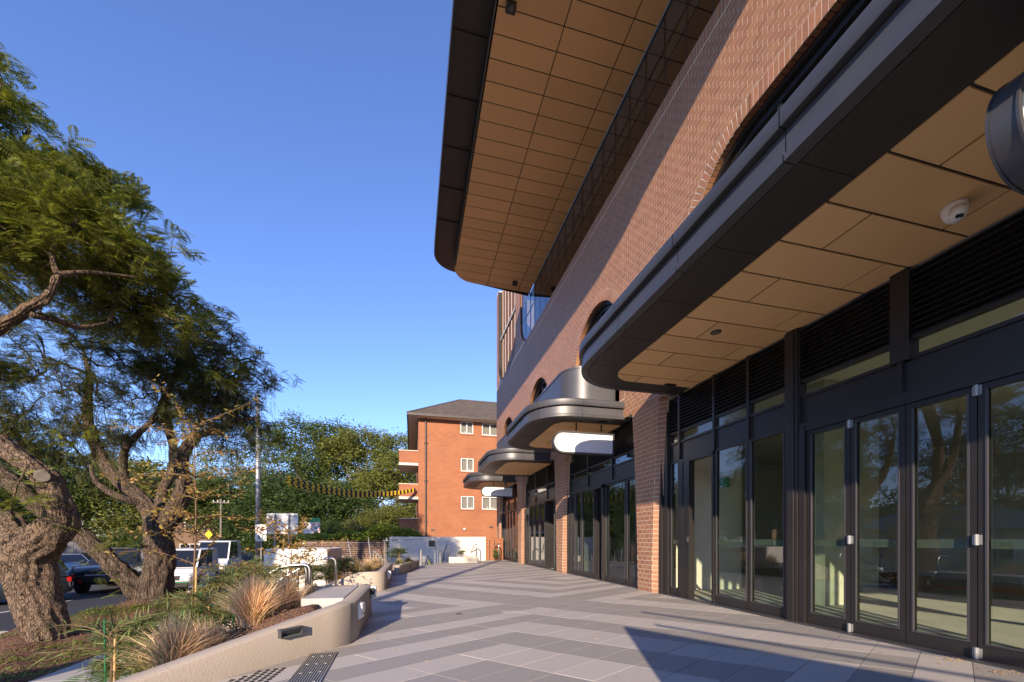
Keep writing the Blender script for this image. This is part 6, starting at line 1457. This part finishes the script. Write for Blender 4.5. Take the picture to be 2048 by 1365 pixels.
# ---------------------------------------------------------------- vehicles
def wheel(parent, x, y, r, w, rim='rim'):
    t = part('wheel', parent); t.location = (x, y, r); s = 1 if y > 0 else -1
    m = MB(); m.tube([(0, -w/2, 0), (0, -w/2+.02, 0), (0, w/2-.02, 0), (0, w/2, 0)], [r*.93, r, r, r*.93], 24); m.build('tyre', 'tyre', t, auto=40)
    m = MB(); m.cyl((0, s*w/2-.01*s, 0), (0, s*(w/2+.008), 0), r*.22, seg=12)
    for k in range(10):
        a = 2*math.pi*k/10; m.tube([(math.cos(a)*r*.15, s*(w/2+.004), math.sin(a)*r*.15), (math.cos(a)*r*.64, s*(w/2+.006), math.sin(a)*r*.64)], r*.06, 5)
    N = 24
    for k in range(N):
        a, b = 2*math.pi*k/N, 2*math.pi*(k+1)/N; m.add([(math.cos(u)*q*r, s*(w/2+.006), math.sin(u)*q*r) for u, q in ((a, .62), (b, .62), (b, .70), (a, .70))], [(0, 1, 2, 3)])
    m.build('rim', rim, t)
def vehicle(name, label, cat, loc, rz, paint, L=4.6, W=1.85, H=1.65, wr=.35, belt=.98, hood=.98, nose=.72, aw=1.35, ar=2.05, rr=4.1, rb=4.45, gz=.22, van=False, ute=False, tw=.24, group=None, rim='rim'):
    """front at local +x. aw / ar: base and roof of the windscreen from the nose; rr / rb: roof and base of the rear glass"""
    t = thing(name, label, cat, loc, rz, group); hw = W/2; X = lambda d: L/2-d
    # lower body: stations along the car (distance from nose, height of the shoulder, half width factor)
    stn = [(0, nose*.86, .80), (.10, nose, .90), (.45, nose+.06, .97), (aw*.6, hood-.03, 1.0), (aw, hood, 1.0), ((aw+rb)/2, belt, 1.0), (rb-.3, belt+.02, 1.0), (L-.35, belt, .97), (L-.06, belt-.06, .92), (L, belt-.25, .86)]
    if ute: stn = [(0, nose*.90, .84), (.12, nose, .93), (.4, hood-.06, .97), (aw*.6, hood-.01, 1.0), (aw, hood, 1.0), (rb-.2, belt, 1.0), (L-.3, belt, 1.0), (L, belt-.02, .98)]
    V = []; k = 8
    for d, zt, f in stn:
        w = hw*f; zl = gz+(.14 if d < .12 or d > L-.12 else 0)
        for yy, z in ((-w*.94, zl), (-w, zl+.16), (-w, (zt+gz)*.55), (-w*.95, zt-.04), (-w*.86, zt), (w*.86, zt), (w*.95, zt-.04), (w, (zt+gz)*.55)): V.append((X(d), yy, z))
        V += [(X(d), w, zl+.16), (X(d), w*.94, zl)]
    k = 10; F = [(i*k+j, (i+1)*k+j, (i+1)*k+(j+1) % k, i*k+(j+1) % k) for i in range(len(stn)-1) for j in range(k)]+[tuple(range(k)), tuple((len(stn)-1)*k+j for j in range(k))[::-1]]
    m = MB(); m.add(V, F); m.build('body', paint, t, auto=38)
    # cabin
    wb, wt = hw*.90, hw*(.80 if not van else .86); zb, zr = max(belt, hood)-.03, H
    c = [(X(aw), -wb, hood-.02), (X(ar), -wt, zr-.05), (X(rr), -wt, zr-.05), (X(rb), -wb, belt-.02), (X(aw), wb, hood-.02), (X(ar), wt, zr-.05), (X(rr), wt, zr-.05), (X(rb), wb, belt-.02)]
    r2 = [(X(ar+.15), -wt*.86, zr), (X(rr-.12), -wt*.86, zr), (X(rr-.12), wt*.86, zr), (X(ar+.15), wt*.86, zr)]
    m = MB(); m.add(c+r2, [(0, 1, 2, 3), (7, 6, 5, 4), (0, 4, 5, 1), (2, 6, 7, 3), (1, 8, 9, 2), (6, 10, 11, 5), (1, 5, 11, 8), (2, 9, 10, 6), (8, 11, 10, 9)]); m.build('cabin', paint, t, auto=30)
    def quad(name, P, inset, off, mt):
        P = [Vector(p) for p in P]; ctr = sum(P, Vector())/4; n = (P[1]-P[0]).cross(P[3]-P[0]).normalized()
        if n.dot(ctr-Vector((X((aw+rb)/2), 0, (zb+zr)/2))) < 0: n = -n
        mm = MB(); Q = [p+(ctr-p)*inset+n*off for p in P]; mm.add(Q+[q-n*off*.8 for q in Q], [(0, 1, 2, 3), (0, 4, 5, 1), (1, 5, 6, 2), (2, 6, 7, 3), (3, 7, 4, 0)]); mm.build(name, mt, t)
    quad('windscreen', [c[0], c[4], c[5], c[1]], .09, .008, 'carwin'); quad('rear_window', [c[3], c[2], c[6], c[7]], .16, .008, 'carwin')
    for s in (0, 4):
        a, b, d_, e = [Vector(c[s+i]) for i in range(4)]; n = 2 if (van or ute) else 3; cut = [0, .34, .68, 1.0] if not ute else [0, .5, 1, 1]; top = lambda u: b.lerp(d_, u); bot = lambda u: a.lerp(e, u)
        for u0, u1 in zip(cut[:n], cut[1:n+1]): quad('side_window', [bot(u0), top(u0), top(u1), bot(u1)], .10, .007, 'carwin')
    for s in (-1, 1):
        for d in (wr+.42+.12, L-wr-.55):
            wheel(t, X(d), s*(hw-tw/2+.015), wr, tw, rim)
            m = MB(); N = 16; Vq = [(X(d), s*(hw+.004), wr)]+[(X(d)+math.cos(math.pi*i/N-.25*0)*wr*1.17, s*(hw+.004), wr+math.sin(math.pi*i/N)*wr*1.17) for i in range(N+1)]; m.add(Vq, [(0, i, i+1) for i in range(1, N+1)]); m.add([(X(d)-wr*1.17, s*(hw+.004), wr), (X(d)+wr*1.17, s*(hw+.004), wr), (X(d)+wr*1.0, s*(hw+.004), gz+.02), (X(d)-wr*1.0, s*(hw+.004), gz+.02)], [(0, 1, 2, 3)]); m.build('wheel_arch', 'rubber', t)
        m = MB(); m.add([(X(.03), s*hw*.50, nose-.16), (X(.05), s*hw*.86, nose-.13), (X(.38), s*hw*.97, nose-.01), (X(.16), s*hw*.66, nose-.03)], [(0, 1, 2, 3), (3, 2, 1, 0)]); m.v = [(x+.02, y*1.015, z) for x, y, z in m.v]; m.build('headlight', 'lamp', t)
        m = MB(); m.box(X(L)-.02, X(L)+.10, s*hw*.62, s*hw*.90, belt-.24, belt-.06); m.build('tail_light', 'tail', t)
        m = MB(); m.obox((X(aw+.28), s*(hw+.12), max(hood, belt)+.09), (.11, .2, .15)); m.build('mirror', 'rubber' if not ute else paint, t, bevel=.03)
    m = MB(); m.box(X(.02)-.03, X(.02)+.045, -hw*.48, hw*.48, nose-.26, nose-.06); m.build('grille', 'rubber', t)
    m = MB(); m.box(X(.02)-.05, X(.02)+.05, -hw*.80, hw*.80, gz+.10, nose-.30); m.build('bumper', 'rubber', t, bevel=.03)
    m = MB(); m.box(X(.02)+.05, X(.02)+.06, -.18, .18, nose-.43, nose-.33); m.build('number_plate', 'white', t)
    m = MB(); m.box(X(L)-.015, X(L)-.005, -.18, .18, belt-.45, belt-.33); m.build('number_plate', 'white', t)
    return t, X
VA = R(-115)
ute, X = vehicle('pickup_truck', 'dark lifted pickup truck with black wheels heading towards the viewer', 'truck', (-14.0, 24.4, ROAD_Z), R(-76), 'carnavy', 5.3, 1.95, 1.95, .46, 1.22, 1.28, 1.12, 1.55, 2.2, 3.5, 3.65, .42, ute=True, tw=.32, rim='inkblack')
text('lettering', 'TOYOTA', .13, 'rim', ute, (X(0)+.075, 0, 1.02), (R(90), 0, R(90)))
m = MB(); m.box(X(0)-.05, X(0)+.22, -.8, .8, .52, .84); m.tube([(X(0)+.12, -.8, .8), (X(.1)+.05, -.85, 1.05), (X(.35), -.92, 1.22)], .03, 6); m.tube([(X(0)+.12, .8, .8), (X(.1)+.05, .85, 1.05), (X(.35), .92, 1.22)], .03, 6); m.build('bull_bar', 'inkblack', ute, bevel=.03)
m = MB(); m.box(X(0)+.225, X(0)+.235, -.35, .35, .86, .89); m.build('light_bar', 'lamp', ute)
for s in (-1, 1): m = MB(); m.box(X(0)+.222, X(0)+.24, s*.5-.05, s*.5+.05, .56, .66); m.build('recovery_point', 'red', ute)
m = MB(); m.box(X(3.0)-.6, X(2.3), -.6, .6, 1.96, 2.02); m.build('roof_rack', 'inkblack', ute)
van, X = vehicle('delivery_van', 'white van with green logo on the bonnet parked at the kerb', 'van', (-10.75, 23.3, ROAD_Z), R(-80), 'carwhite', 5.0, 1.92, 1.98, .34, 1.15, 1.12, .88, .95, 1.75, 4.75, 4.95, .22, van=True)
m = MB()
for i in range(5): m.tube([(X(.45+.05*i), -.32+i*.07, 1.045+.0+.012*i), (X(.55+.04*i), -.26+i*.07, 1.07+.012*i), (X(.42+.05*i), -.20+i*.07, 1.045+.012*i)], .022, 5)
m.build('green_emblem', 'greenlogo', van)
m = MB(); m.box(X(0)+.03, X(0)+.045, -.80, .80, .52, .545); m.build('green_trim', 'greenlogo', van)
v2, X = vehicle('delivery_van', 'second white van parked behind the first', 'van', (-12.6, 31.5, ROAD_Z), R(-80), 'carwhite', 5.3, 1.98, 2.35, .34, 1.2, 1.15, .9, 1.0, 1.8, 5.0, 5.25, .22, van=True)
vehicle('dark_suv', 'dark grey SUV seen side-on behind the near tree trunk', 'car', (-15.3, 19.2, ROAD_Z), R(210), 'carnavy', 4.6, 1.9, 1.68, .36, 1.02, 1.0, .8, 1.3, 1.95, 4.2, 4.55, .24)
rowc = [(-22.3, 31.0, R(-35), 'carblack', 'black sedan at the front of the parked row'), (-22.6, 34.0, R(-35), 'carsilver', 'silver hatchback parked behind the black sedan'), (-22.8, 37.0, R(-35), 'carblack', 'dark sedan parked third in the row'), (-30.5, 29.5, R(-35), 'carnavy', 'dark blue car parked at the far left')]
for x, y, a, pt, lab in rowc: vehicle('parked_car', lab, 'car', (x, y, ROAD_Z), a, pt, 4.6, 1.84, 1.46, .33, .92, .92, .72, 1.3, 2.1, 3.7, 4.4, .2, group='cars parked across the road')
vehicle('parked_car', 'small distant car beyond the forty sign', 'car', (-13.0, 47, ROAD_Z), R(-85), 'carwhite', 4.5, 1.8, 1.46, .33, .92, .92, .72, 1.3, 2.1, 3.7, 4.4, .2, group='cars parked across the road')
vehicle('parked_car', 'blue-grey car low behind the tall sapling', 'car', (-9.6, 33.8, ROAD_Z), R(-86), 'carnavy', 4.5, 1.8, 1.46, .33, .92, .92, .72, 1.3, 2.1, 3.7, 4.4, .2, group='cars parked across the road')
# ---------------------------------------------------------------- houses and fence across the road
def house(name, label, loc, rz, W, D, H, roofh, wallm, roofm, wins, door=None):
    t = thing(name, label, 'house', loc, rz); m = MB(); m.box(-W/2, W/2, 0, D, -.5, H); m.build('wall', wallm, t)
    r = part('roof', t); e = .5; m = MB(); m.add([(-W/2-e, -e, H-.05), (W/2+e, -e, H-.05), (W/2+e, D+e, H-.05), (-W/2-e, D+e, H-.05), (-W/2+D*.35, D/2, H+roofh), (W/2-D*.35, D/2, H+roofh)], [(0, 1, 5, 4), (1, 2, 5), (2, 3, 4, 5), (3, 0, 4), (3, 2, 1, 0)]); m.build('roof_sheet', roofm, r)
    m = MB(); m.box(-W/2-e-.05, W/2+e+.05, -e-.1, -e, H-.12, H+.02); m.build('gutter', 'gutter', r)
    for (x, z, w, h) in wins:
        wn_ = part('window', t); m = MB(); f = .06
        m.box(x, x+w, -.04, -.005, z, z+f); m.box(x, x+w, -.04, -.005, z+h-f, z+h); m.box(x, x+f, -.04, -.005, z+f, z+h-f); m.box(x+w-f, x+w, -.04, -.005, z+f, z+h-f); m.box(x+w/2-.03, x+w/2+.03, -.038, -.006, z+f, z+h-f); m.build('frame', 'whitep', wn_)
        m = MB(); m.box(x+f, x+w-f, -.02, -.012, z+f, z+h-f); m.build('pane', 'carwin', wn_)
    if door: m = MB(); m.box(door, door+.95, -.05, -.003, 0, 2.1); m.build('door', 'whitep', t)
house('brown_house', 'two storey brown house with metal roof behind the shrubs across the road', (-22.6, 47.5, -1.4), R(20), 6.5, 7, 4.6, .9, 'housebr', 'galv', [(-3, .8, 1.6, 1.2), (.2, .8, 1.6, 1.2), (-3, 3.3, 1.6, 1.2), (.6, 3.3, 1.6, 1.2)], 2.2)
house('white_cottage', 'white gabled cottage across the road seen mostly in the shop glass', (-31.5, 24, -1.4), R(75), 11, 8, 3.2, 2.0, 'renderw', 'galv', [(-4.2, .9, 1.6, 1.4), (2.4, .9, 1.6, 1.4)], -.5)
house('brick_house', 'orange brick house across the road seen in the shop glass', (-34, 38, -1.4), R(65), 11, 8, 5.2, 1.6, 'apbrick', 'rooftile', [(-4, .9, 1.8, 1.4), (1.4, .9, 1.8, 1.4), (-4, 3.4, 1.8, 1.3), (1.4, 3.4, 1.8, 1.3)], -1.2)
fc = thing('paling_fence', 'grey paling fence on a low wall behind the parked cars', 'fence', (-28.0, 42.5, -1.4), R(12))
m = MB(); m.box(-6.5, 6.5, -.12, .12, 0, .95); m.build('base_wall', 'conc', fc)
m = MB(); m.box(-.10, .10, 0, .02, .96, 2.25); pal = m.build('paling', 'fence', fc); pal.location = (-6.3, -.02, 0)
for i in range(1, 60): mesh_at('paling', pal.data, fc, (-6.3+i*.215, -.02, 0))
for z in (1.2, 1.95): m = MB(); m.box(-6.4, 6.4, .02, .07, z, z+.08); m.build('rail', 'fence', fc)
t = thing('street_bin', 'grey post box with red band in front of the paling fence', 'post', (-25.0, 35.6, -1.4)); m = MB(); m.box(-.28, .28, -.22, .22, 0, 2.4); m.build('post', 'bark3', t); m = MB(); m.box(-.34, .34, -.28, .28, 2.4, 3.0); m.build('cap_box', 'white', t); m = MB(); m.box(-.29, .29, -.23, .23, 1.9, 2.2); m.build('red_band', 'red', t)
